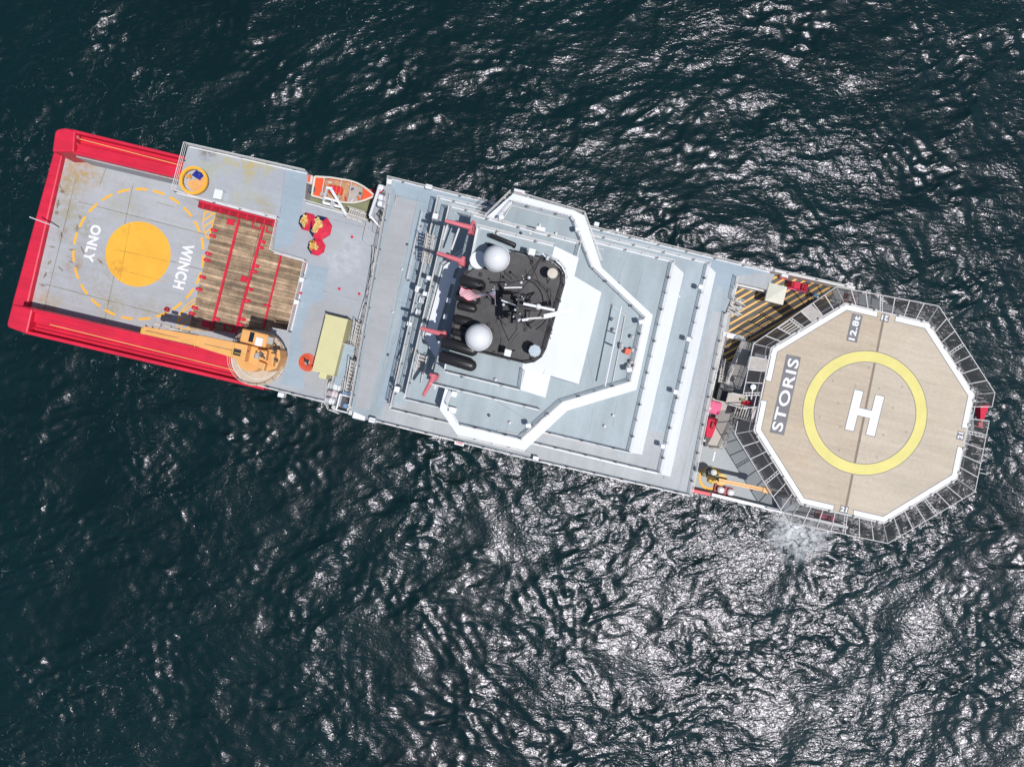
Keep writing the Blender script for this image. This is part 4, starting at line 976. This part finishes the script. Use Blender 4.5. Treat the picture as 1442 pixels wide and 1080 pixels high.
# lifeboat
def lifeboat():
    za = 9.6; Mx = Matrix.Translation(P(441,262,za+1.2)) @ Matrix.Translation((0,0,-1.2)) @ Matrix.Rotation(R(-9.3), 4, 'Z')
    lb = thing('rescue_boat', Mx, 'open orange rescue boat with tan floor hanging in davits at the deck edge', 'boat')
    L_ = 6.65; Wd = 1.2
    def hw(t): return Wd*(0.86+0.14*min(1, t/.25)) if t < .5 else Wd*max(0.0, 1-((t-.5)/.5)**2.2)
    st = [i/16 for i in range(17)]; rings = []
    for t in st:
        w_ = max(.03, hw(t)); x = t*L_; sheer = 1.15+.25*max(0, t-.6)
        rings.append([(x, -w_, sheer),(x, -w_*.93, .6),(x, -w_*.55, .12),(x, 0, 0),(x, w_*.55, .12),(x, w_*.93, .6),(x, w_, sheer)])
    vs = [p for r_ in rings for p in r_]; fs = []
    for i in range(16):
        for j in range(6): fs.append((i*7+j, i*7+j+1, (i+1)*7+j+1, (i+1)*7+j))
    fs.append(tuple(range(7)))
    part('boat_hull', MB(Mx).add(vs, fs), M['orange'], lb)
    g1 = [Vector((t*L_, -max(.03, hw(t)), 1.15+.25*max(0, t-.6))) for t in st]; g2 = [Vector((p.x, -p.y, p.z)) for p in g1]
    part('gunwale', MB(Mx).path(g1, .11, 6).path(g2, .11, 6).tube(g1[0], g2[0], .11, 6), M['creamcan'], lb)
    fl = [(t*L_, -hw(t)*.93) for t in st if t <= .97]; fl2 = [(x, -y) for x, y in fl[::-1]]
    part('boat_floor', MB(Mx).prism(fl+fl2, .55, .6), M['tan'], lb)
    part('floor_mat', MB(Mx).prism([(3.7,-.9),(5.1,-.75),(5.1,.8),(3.9,.9)], .602, .64), M['grating'], lb)
    fd = [(t*L_, -hw(t)*.97) for t in st if t >= .77]; fd2 = [(x, -y) for x, y in fd[::-1]]
    part('foredeck_cover', MB(Mx).prism(fd+fd2, 1.1, 1.2), M['orange'], lb)
    part('stern_cover', MB(Mx).prism([(.1,-1.0),(1.1,-1.05),(1.1,1.05),(.1,1.0)], .95, 1.1), M['orange'], lb)
    part('console', MB(Mx).cbox(2.35,0,.95,1.5,.85,.8,bev=.1), M['orange'], lb)
    for i in range(3): part('seat', MB(Mx).cbox(1.95+i*.42,0,1.42,.28,.6,.16,bev=.05), M['canvas'], lb)
    part('roll_bar', MB(Mx).path([Vector((1.25,-1,1.0)), Vector((1.3,-.8,2.0)), Vector((1.3,.8,2.0)), Vector((1.25,1,1.0))], .05, 6), M['offwhite'], lb)
    e = part('outboard_engine', MB(Mx).cbox(-.35,.55,1.25,.6,.95,.9,bev=.12), M['offwhite'], lb)
    part('engine_band', MB(Mx).box(-.5,.2,1.7,-.25,.95,1.74), M['orange'], e)
    part('engine_leg', MB(Mx).box(-.45,.4,-.2,-.15,.7,.8), M['steel'], e)
    part('fuel_tank', MB(Mx).cbox(-.1,-.35,.9,.8,.7,.5,bev=.1), M['steel'], lb)
    part('equipment_bin', MB(Mx).cbox(1.25,-.75,1.25,.75,.4,.3,bev=.08), M['beige'], lb)
    mb = MB(Mx)
    for t in (2.9, 4.0): mb.tube((t,-1.1,1.25), (t,1.1,1.25), .04, 5)
    part('thwart', mb, M['offwhite'], lb)
    q = random.Random(4)
    for k in range(16):
        x = q.uniform(.4, 5.0); y = q.uniform(-.85, .85)
        part('stowed_item', MB(Mx @ Matrix.Translation((x, y, 0)) @ Matrix.Rotation(q.uniform(0, 3), 4, 'Z')).cbox(0,0,.75,q.uniform(.2,.55),q.uniform(.12,.3),q.uniform(.1,.35),bev=.03), M[q.choice(['steel','offwhite','orange','tan','canvas','grating'])], lb)
lifeboat()

# cream container
ct = thing('cargo_container', FR(470,487,ZA), 'cream yellow shipping container with ribbed roof on the grey aft deck', 'container')
Mx = FR(464.5,486,ZA+2.5)
tc = P(464.5,486,ZA+2.5); Mx = Matrix.Translation((tc.x, tc.y, ZA)) @ Matrix.Rotation(R(-TH), 4, 'Z')
part('container_body', MB(Mx).box(-1.18,-3.05,.1,1.18,3.05,2.46), M['cream'], ct)
for k in range(20):
    y = -2.9+k*.305
    part('roof_rib', MB(Mx).box(-1.1,y-.06,2.46,1.1,y+.06,2.49), M['cream'], ct)
for sx in (-1, 1):
    for sy in (-1, 1): part('corner_post', MB(Mx).cbox(sx*1.14,sy*3.0,1.28,.14,.16,2.5), M['cream'], ct)
part('end_unit', MB(Mx).box(-.45,-3.6,.6,.35,-3.052,2.1), M['cream'], ct)
# orange hose coil
hz = thing('hose_coil', FR(433,510,ZA), 'round orange coil of hose lying against the cream container', 'hose')
for k, r in enumerate((.92,.78,.64,.5,.36)):
    part('coil_turn', MB().ring(P(433.5,510.5,ZA), r-.045, r+.045, ZA+.02+.03*k, ZA+.15+.03*k, 32), M['orange'], hz)
part('nozzle', MB(FR(432,508,ZA+.15)).cbox(0,0,.1,.5,.3,.2,bev=.05).tube((-.4,.3,.1), (.3,-.4,.1), .06, 5), M['black'], hz)
# rope bags
def ropebag(x, y, r, ang, label, n_rope, seed, open_=(40,200)):
    rb = thing('rope_bag', FR(x, y, ZA, ang), label, 'bag', 'red canvas bags of rope on the aft deck')
    Mx = FR(x, y, ZA, ang); rr = random.Random(seed)
    pts = [(r*math.cos(R(22.5+45*k)), r*math.sin(R(22.5+45*k))) for k in range(8)]
    pin = [(a*.62, b*.62) for a, b in pts]
    for k in range(8):
        a, b = pts[k], pts[(k+1) % 8]; c, d = pin[(k+1) % 8], pin[k]
        ang_ = 45*k+45; m_ = 'navy' if open_[0] <= ang_ <= open_[1] else 'canvas'
        h0 = .10+rr.uniform(0, .12); h1 = .45+rr.uniform(-.08, .1)
        part('bag_panel', MB(Mx).add([(*a,h0),(*b,h0),(*c,h1),(*d,h1),(*a,0),(*b,0),(*c,.0),(*d,.0)], [(0,1,2,3),(4,7,6,5),(0,4,5,1),(1,5,6,2),(2,6,7,3),(3,7,4,0)]), M[m_], rb)
    part('bag_base', MB(Mx).prism(pin, 0, .3), M['canvas'], rb)
    for k in range(n_rope):
        t = R(rr.uniform(*open_)) ; d = rr.uniform(.1, .62)*r; cx_, cy_ = d*math.cos(t), d*math.sin(t); rad = rr.uniform(.05, .12)
        pl = []; ph = rr.uniform(0, 6); el = rr.uniform(2.0, 4.2); ro = rr.uniform(0, 3.1)
        for i in range(11):
            a = ph+i*.58; lx = rad*el*math.cos(a); ly = rad*math.sin(a)
            pl.append(Vector((cx_+lx*math.cos(ro)-ly*math.sin(ro), cy_+lx*math.sin(ro)+ly*math.cos(ro), .42+rr.uniform(0, .22)+.02*i*.5)))
        part('rope_coil', MB(Mx).path(pl, .06, 5), M['rope' if rr.random() < .6 else 'ropeor'], rb)
ropebag(451,321,1.32,0,'largest red canvas rope bag with heaped yellow and amber rope, middle of three',20,1,(70,250))
ropebag(434,313,1.02,0,'red canvas rope bag with navy back and pale yellow rope, leftmost of three',12,2,(120,250))
ropebag(446,348,0.98,0,'smallest red canvas rope bag, farthest from the rescue boat',13,4,(110,240))
# round yellow-rimmed basket on the overhanging corner
bk = thing('round_basket', FR(272,254,ZA), 'round yellow rimmed basket holding orange slats and a blue tarp at the deck corner', 'basket')
c = P(272,254,ZA+.8); s_ = sc(ZA+.8)
part('rim', MB().ring(c, 16*s_, 20*s_, ZA+.5, ZA+.8, 40).ring(c, 17.5*s_, 18.5*s_, ZA+.8, ZA+.86, 40), M['amber'], bk)
part('basket_floor', MB().ring(c, .01, 16*s_, ZA+.1, ZA+.3, 40), M['aftdeck'], bk)
fl = [(c.x+12.5*s_*math.cos(R(a))+.2, c.y+12.5*s_*math.sin(R(a))-.15) for a in range(170, 400, 15)]
for o_, k in enumerate(range(-5, 6)):
    d = k*.22; q = clip(clip(fl, (vv_.x, vv_.y), vv_.x*c.x+vv_.y*c.y+d-.1), (-vv_.x, -vv_.y), -(vv_.x*c.x+vv_.y*c.y+d+.1))
    if len(q) > 2: part('orange_slat', MB().prism(q, ZA+.302, ZA+.4), M['tan'] if 0 else M['crane'], bk)
mb = MB()
for k in range(12):
    a = 30*k; mb.tube((c.x+16*s_*math.cos(R(a)), c.y+16*s_*math.sin(R(a)), ZA), (c.x+19*s_*math.cos(R(a)), c.y+19*s_*math.sin(R(a)), ZA+.55), .05, 5)
part('rim_bracket', mb, M['craneyel'], bk)
def lump(Mx, l, w_, h, m, par, nm, seed=0, n=9):
    vs = []; fs = []
    for i in range(n+1):
        for j in range(n+1):
            x = (i/n-.5)*l; y = (j/n-.5)*w_; e = max(0, 1-(2*x/l)**4)*max(0, 1-(2*y/w_)**4)
            nz = mnoise.noise(Vector((x*2.1+seed, y*2.1, seed*3.1)))
            k_ = 1+.22*nz; vs.append((x*k_, y*k_, .02+h*e*(.75+.6*nz)))
    for i in range(n):
        for j in range(n): a = i*(n+1)+j; fs.append((a, a+n+1, a+n+2, a+1))
    return part(nm, MB(Mx).add(vs, fs), M[m], par)
tp = thing('folded_tarp', FR(279,247,ZA+.42), 'crumpled dark blue tarp lying inside the yellow rimmed basket', 'tarp')
lump(FR(279,247,ZA+.42,-20), 1.05, .75, .35, 'blue', tp, 'tarp_cloth', 2)
dr = thing('rope_tangle', FR(266,249,ZA+.45), 'small brown tangle of rope on the slats in the yellow basket', 'rope')
pl = [Vector((P(266,249,ZA+.5).x+.3*math.sin(k*1.9), P(266,249,ZA+.5).y+.26*math.cos(k*2.7), ZA+.5+.01*k)) for k in range(12)]
part('rope_strand', MB().path(pl, .045, 5), M['ropeor'], dr)
wbx = thing('white_crate', FR(312,277,ZA), 'white square crate on the overhanging grey deck above the red girder', 'crate')
part('crate_body', MB(FR(312,277,ZA)).cbox(0,0,.45,.85,.95,.9,bev=.06), M['white'], wbx)
part('crate_lid', MB(FR(312,277,ZA)).cbox(0,0,.93,.9,1.0,.06,bev=.02), M['white'], wbx)
# life raft canisters
for i, (x, y, l, r, mm, lab) in enumerate(((473,543.5,1.45,.46,'white','largest white life raft canister, nearest the cream container, on starboard edge'),
        (470,554.5,1.15,.38,'palecan','pinkish white life raft canister between the two other canisters'),
        (466,564,1.1,.36,'white','small white life raft canister nearest the deck edge railing'))):
    if mm == 'palecan' and 'palecan' not in M: M['palecan'] = mat('pinkish_white_shell', (0.68,0.60,0.61), .45, .05)
    z = ZA+.3; Mx = FR(x, y, z)
    rf = thing('life_raft_canister', Mx, lab, 'life raft', 'life raft canisters on the starboard edge')
    n_ = 16; prof = [(.02,-l/2),(r*.7,-l/2+.03),(r,-l/2+.15),(r,-.03),(r*1.04,-.03),(r*1.04,.03),(r,.03),(r,l/2-.15),(r*.7,l/2-.03),(.02,l/2)]
    vs = []; fs = []
    for rad, ax in prof:
        for k in range(n_): t = 2*math.pi*k/n_; vs.append((ax, rad*math.cos(t), r+rad*math.sin(t)))
    for k in range(len(prof)-1):
        for j in range(n_): fs.append((k*n_+j, k*n_+(j+1) % n_, (k+1)*n_+(j+1) % n_, (k+1)*n_+j))
    part('canister_shell', MB(Mx).add(vs, fs), M[mm], rf, smooth=True)
    for sx in (-.3, .3):
        part('strap', MB(Mx).path([Vector((l*sx, (r+.015)*math.cos(R(a)), r+(r+.015)*math.sin(R(a)))) for a in range(-30, 211, 20)], .02, 4), M['steel'], rf)
        part('cradle', MB(Mx).box(l*sx-.06,-r,-.3,l*sx+.06,r,.12), M['railing'], rf)
mb = MB()
for x, y in ((477,532),(481,534),(485,533),(474,575),(472,573)): mb.lathe([(.25,0),(.3,.5),(.2,.9),(.05,1)], P(x, y, ZA), 10)
part('capstan', mb, M['offwhite'], ship)
railing([(463,534),(461,566),(465,576),(480,582)], ZA)
# boarding cradle with dark floor
pb = thing('boat_cradle', FR(493,568,ZA+.2), 'white framed starboard cradle with dark floor and blue bundle beside the rafts', 'cradle')
Mx = FR(494,568,ZA+.2)
part('cradle_floor', MB(Mx).box(-1.0,-.9,0,1.3,.7,.1), M['steel'], pb)
for a, b in (((-1.1,-.95,1.1),(-1.1,.75,1.1)),((-1.1,.75,1.1),(1.3,.75,1.1)),((.1,-.2,1.1),(.1,.75,1.1)),((-1.1,-.95,1.1),(1.3,-.95,1.1)),((1.3,-.2,1.1),(1.3,.75,1.1))):
    part('frame_tube', MB(Mx).tube(a, b, .09, 6).tube((a[0],a[1],0), a, .06, 5), M['white'], pb)
part('blue_bundle', MB(Mx).cbox(-.35,-.35,.3,.7,.55,.4,bev=.12), M['lightblue'], pb)
part('drum', MB(Mx).lathe([(.38,.1),(.38,.5),(.2,.55)], (.3,-.65,.3), 16), M['creamcan'], pb)
part('blue_bench', MB(Mx).box(-1.0,.85,.2,1.1,1.1,.7), M['lightblue'], pb)
hs_ = thing('gear_housing', FR(511,583,ZA+.5), 'white box shaped gear housing at the starboard deck edge', 'housing')
part('housing_body', MB(FR(512,583,ZA+.5)).cbox(0,0,1.2,1.35,.95,2.0,bev=.06), M['white'], hs_)
part('housing_lid', MB(FR(512,583,ZA+.5)).cbox(0,0,2.22,1.2,.8,.06,bev=.02), M['markwhite'], hs_)
part('side_arm', MB(FR(500,581,ZA+.5)).cbox(0,0,1.2,.8,.5,.4,bev=.05), M['offwhite'], hs_)

# foredeck gear
tn = thing('canopy_tent', FR(1083,417,ZF), 'cream square canopy with pyramid top standing on the striped deck', 'canopy')
Mx = FR(1083.5,417,ZF); a_ = .95
part('canopy_roof', MB(Mx).add([(-a_,-a_,1.9),(a_,-a_,1.9),(a_,a_,1.9),(-a_,a_,1.9),(0,0,2.3)], [(0,1,4),(1,2,4),(2,3,4),(3,0,4),(3,2,1,0)]), M['creamcan'], tn)
part('canopy_valance', MB(Mx).box(-a_,-a_,1.6,a_,-a_+.03,1.9).box(-a_,a_-.03,1.6,a_,a_,1.9).box(-a_,-a_+.031,1.6,-a_+.03,a_-.031,1.9).box(a_-.03,-a_+.031,1.6,a_,a_-.031,1.9), M['creamcan'], tn)
for sx in (-1, 1):
    for sy in (-1, 1): part('leg', MB(Mx).tube((sx*.88,sy*.88,0), (sx*.88,sy*.88,1.85), .035, 6), M['railing'], tn)
rs = thing('hose_reel_box', FR(1122,404,ZF), 'long bright red open fronted box with pale rail on the striped deck', 'box')
Mx = FR(1121,404,ZF+.1, 2)
part('box_body', MB(Mx).cbox(0,0,.4,1.9,.7,.8,bev=.05), M['canvas'], rs)
for x in (-.95,.15): part('reel', MB(Mx).tube((x+.2,-.3,.84), (x+.2,.3,.84), .2, 10), M['darkred'], rs)
part('front_rail', MB(Mx).box(-1.0,-.46,.1,1.0,-.37,.5), M['palepink'], rs)
wr = thing('life_ring_box', FR(1102,389,ZF), 'small white box with red edge near the port bulwark on striped deck', 'box')
part('box_body', MB(FR(1102,389,ZF+.3)).cbox(0,0,.4,.72,.4,.6,bev=.05), M['white'], wr); part('box_base', MB(FR(1102,390,ZF)).cbox(0,0,.2,.78,.5,.3), M['red'], wr)
tp = thing('deck_hatch_cover', FR(1005,574,ZF+.9), 'pink tarpaulin covered square hatch beside the black grated box', 'hatch')
part('cover_top', MB(FR(1005.5,574,ZF+.9)).cbox(0,0,.2,1.25,1.35,.4,bev=.12), M['palepink'], tp)
part('cover_cord', MB(FR(1005.5,574,ZF+.9)).ring((0,0), .02, .03, .401, .41, 8).box(-.62,-.01,.401,.62,.01,.41), M['pink'], tp)
gb = thing('grated_box', FR(1017,553,ZF+.2), 'black slatted intake box just aft of the helideck walkway', 'intake')
Mx = FR(1016.5,553,ZF+.2)
part('box_body', MB(Mx).cbox(0,0,.6,1.5,1.75,1.2), M['black'], gb)
for k in range(11): part('slat', MB(Mx).box(-.72+k*.135,-.8,1.2,-.66+k*.135,.8,1.26), M['steel'], gb)
part('box_lid', MB(Mx).box(-.7,.3,1.262,.7,.8,1.32), M['steel'], gb)
jb = thing('small_red_craft', FR(998,603,ZF+.3), 'narrow red covered craft with dark nose stowed by the superstructure front', 'craft')
Mx = FR(998,602,ZF+.3,90+13.8-15)
part('craft_body', MB(Mx).prism([(-.1,-.45),(1.1,-.5),(1.1,.5),(-.1,.5),(-1.0,.35),(-1.0,-.35)], 0, .9), M['canvas'], jb, bevel=.1)
part('craft_seat', MB(Mx).cbox(.35,0,1.0,.7,.3,.25,bev=.08), M['darkred'], jb)
part('craft_nose', MB(Mx).prism([(-1.0,-.35),(-1.0,.35),(-2.0,.08),(-2.0,-.08)], .1, .7), M['black'], jb)
part('handle_bar', MB(Mx).tube((.95,-.45,1.1), (.95,.45,1.1), .05, 6), M['black'], jb)
def raftbox(x, y, z, label, cm, l=1.9):
    r_ = thing('rescue_gear_rack', FR(x, y, z), label, 'rack'); Mx = FR(x, y, z)
    part('rack_base', MB(Mx).box(-l/2,-.5,.05,l/2,.45,.25), M['darkred'], r_)
    for k in (-.28,.3): part('canister', MB(Mx).cbox(l*k*.9+.1,0,.55,l*.34,.62,.6,bev=.15), M[cm], r_)
    part('rack_rail', MB(Mx).tube((-l/2,-.58,.5), (l/2,-.58,.5), .05, 6), M['white'], r_)
    part('cross_strap', MB(Mx).box(-.05,-.4,.26,.2,.4,.6), M['darkred'], r_)
raftbox(1018,690,ZF,'white and maroon canister rack just below the small ochre crane boom','white',2.0)
raftbox(1159,727,ZF,'pink canister rack under the starboard helideck net','palepink',1.9)
raftbox(1196,421,ZF,'small pale canister rack under the port corner of helideck nets','offwhite',1.2)
bh = thing('flared_hood', FR(1379,582,ZH-1.6), 'bright red flared hood on the bow edge beyond the helideck', 'hood')
Mx = FR(1379,582,ZH-1.4,-76)
part('hood_cone', MB(Mx).add([(-.9,-.55,0),(-.9,.55,0),(.75,.22,0),(.75,-.22,0),(-.9,-.45,.9),(-.9,.45,.9),(.75,.16,.4),(.75,-.16,.4)], [(3,2,1,0),(4,5,6,7),(0,1,5,4),(1,2,6,5),(2,3,7,6),(3,0,4,7)]), M['canvas'], bh)
bh.rotation_euler = bh.rotation_euler
part('hood_bracket', MB(Mx).cbox(1.1,0,.1,.5,.5,.3,bev=.05).tube((1.3,-.4,0),(1.5,.5,0),.05,5), M['pink'], bh)
wt = thing('peaked_housing', FR(1105,706,ZF), 'bright white peaked housing under the net at the helideck corner', 'housing')
Mx = FR(1105,706,ZF,16)
part('tent_body', MB(Mx).add([(-.9,-.7,.1),(.9,-.7,.1),(.9,.7,.1),(-.9,.7,.1),(-.9,-.7,1.6),(.9,-.7,1.6),(.9,.7,1.6),(-.9,.7,1.6),(-.5,0,2.0),(.5,0,2.0)],
   [(3,2,1,0),(0,1,5,4),(1,2,6,5),(2,3,7,6),(3,0,4,7),(4,5,9,8),(6,7,8,9),(5,6,9),(7,4,8)]), M['markwhite'], wt)
part('tent_base', MB(Mx).cbox(0,0,.05,2.1,1.6,.1), M['lightblue'], wt)
# flood light on arm and red hose on the platform
part('lamp_arm', MB().tube(P(1060,546,ZH+.4), P(1058,562,ZH-.6), .07, 6), M['white'], ship)
part('lamp_head', MB().lathe([(.12,0),(.28,.1),(.28,.2),(.02,.24)], P(1060,545,ZH+.4), 14), M['dome'], ship)
rh = thing('red_hose_tangle', FR(1052,567,ZF+2.6), 'red hose with looped pink end lying on the beige walkway platform', 'hose')
pl = [P(1046+12*k/15+3*math.sin(k*1.7), 567+2.5*math.cos(k*2.1), ZF+2.75+.01*k) for k in range(16)]
part('hose_run', MB().path(pl, .09, 6), M['red'], rh)
part('hose_loop', MB().ring(P(1059.5,565.5,ZF+2.8), .16, .30, ZF+2.8, ZF+2.95, 16, -150, 120), M['palepink'], rh)
part('hose_clamp', MB(FR(1045,563,ZF+2.65)).cbox(0,0,.1,.5,.25,.2,bev=.04), M['olive'], rh)
part('guide_mark', MB().prism(PP([(1006,636),(1008,636),(1005,649),(1003,649)], ZF), ZF+.0045, ZF+.012), M['markwhite'], ship)

# wind-blown flag
def flag():
    fl = thing('flag', Matrix.Translation(P(697,416,ZP+3)), 'red white and blue striped flag streaming aft from the black mast', 'flag')
    nu, nv_ = 30, 13; L_ = 2.7; H = 0.95; p0 = P(697,416,ZP+4.6); vs = []; fs = []; mi = []
    for i in range(nu+1):
        for j in range(nv_+1):
            s = i/nu; t = j/nv_-.5
            tw = .75+.9*math.sin(s*4.2+.4); hh = H*(1-.15*s)
            y = t*hh*math.cos(tw)+.10*math.sin(s*9)+.05*math.sin(s*17+t*3); z = t*hh*math.sin(tw)+.07*math.sin(s*11+t*4)
            if s > .62: y += (s-.62)*.5*math.sin(s*14)
            vs.append((p0.x-s*L_+.06*math.sin(t*6+s*5), p0.y+.10*s+y, p0.z+z-.35*s))
    for i in range(nu):
        for j in range(nv_):
            a = i*(nv_+1)+j; fs.append((a, a+1, a+nv_+2, a+nv_+1))
            if i < 14 and j >= 5: mi.append(1 if (i+j) % 2 == 0 else 2)
            else: mi.append(0 if j % 2 == 0 else 1)
    part('flag_cloth', MB().add(vs, fs, mi), [M['flagred'], M['flagwhite'], M['flagblue']], fl, smooth=True)
    part('halyard', MB().tube(p0+Vector((0,.6,.9)), p0+Vector((0,-.6,-1.2)), .02, 4), M['offwhite'], fl)
flag()

# people
def person(px, py, z, ang, label, shirt, trouser, hair, bend=0.0):
    Mx = FR(px, py, z, ang); pr = thing('person', Mx, label, 'person')
    b = bend
    J = {'pel':(0,0,.95),'che':(.18*b,0,1.32-.05*b),'nec':(.34*b,0,1.50-.12*b),'hed':(.44*b+.02,0,1.66-.2*b),
         'lh':(0,.10,.92),'lk':(.06,.12,.50),'lf':(0,.13,.08),'lt':(.16,.14,.05),'rh':(0,-.10,.92),'rk':(.10,-.12,.50),'rf':(.02,-.14,.08),'rt':(.18,-.15,.05),
         'ls':(.26*b,.19,1.42-.09*b),'le':(.3*b+.06,.28,1.14-.05*b),'lw':(.36*b+.22,.25,.93),'lx':(.38*b+.29,.24,.88),
         'rs':(.26*b,-.19,1.42-.09*b),'re':(.3*b+.05,-.28,1.13-.05*b),'rw':(.36*b+.20,-.24,.92),'rx':(.38*b+.28,-.23,.87)}
    rad = {'pel':.145,'che':.155,'nec':.06,'hed':.10,'lh':.095,'lk':.065,'lf':.05,'lt':.04,'ls':.07,'le':.05,'lw':.036,'lx':.034}
    ks = list(J); E = [('pel','che'),('che','nec'),('nec','hed'),('pel','lh'),('lh','lk'),('lk','lf'),('lf','lt'),('pel','rh'),('rh','rk'),('rk','rf'),('rf','rt'),('che','ls'),('ls','le'),('le','lw'),('lw','lx'),('che','rs'),('rs','re'),('re','rw'),('rw','rx')]
    me = bpy.data.meshes.new('body'); me.from_pydata([J[k] for k in ks], [(ks.index(a), ks.index(c_)) for a, c_ in E], [])
    o = bpy.data.objects.new('body', me); C.collection.objects.link(o)
    sk = o.modifiers.new('s', 'SKIN'); sk.use_smooth_shade = True
    for i, k in enumerate(ks):
        kk = k if k in rad else 'l'+k[1:]; r = rad[kk]; me.skin_vertices[0].data[i].radius = (r*1.0, r*(1.0 if kk not in ('che','pel') else .8)); me.skin_vertices[0].data[i].use_root = (k == 'pel')
    o.modifiers.new('d', 'SUBSURF').levels = 1
    dg = bpy.context.evaluated_depsgraph_get(); m2 = bpy.data.meshes.new_from_object(o.evaluated_get(dg)); bpy.data.objects.remove(o)
    for m_ in (M[trouser], M[shirt], M['skin'], M['black']): m2.materials.append(m_)
    hx = Vector(J['hed'])
    for p in m2.polygons:
        c_ = p.center; k = 1
        if c_.z < .10: k = 3
        elif c_.z < .93 and abs(c_.y) < .2: k = 0
        if (c_-hx).length < .17 or (c_-Vector(J['nec'])).length < .05: k = 2
        if min((c_-Vector(J['lx'])).length, (c_-Vector(J['rx'])).length) < .09: k = 2
        p.material_index = k; p.use_smooth = True
    bo_ = bpy.data.objects.new('body', m2); C.collection.objects.link(bo_); bo_.parent = pr
    W[bo_.name] = Mx
    h = J['hed']; sph = [(.118*math.cos(t), .13*math.sin(t)) for t in [R(-15+105*i/6) for i in range(7)]]; sph[-1] = (.005, .13)
    part('hair', MB(Mx).lathe(sph, (h[0]-.012, h[1], h[2]+.02), 14, cap=False), M[hair], pr, smooth=True)
M['shirtblue'] = mat('light_blue_shirt', (0.16,0.40,0.55), .8, .1, 3)
person(1141,415,ZF+.05,-60,'person in a light blue shirt bending over on the striped deck','shirtblue','navy','white',1.0)
person(1033,577,ZF+.9,160,'person in dark navy clothes at the foot of the wide beige stairs','navy','navy','black')
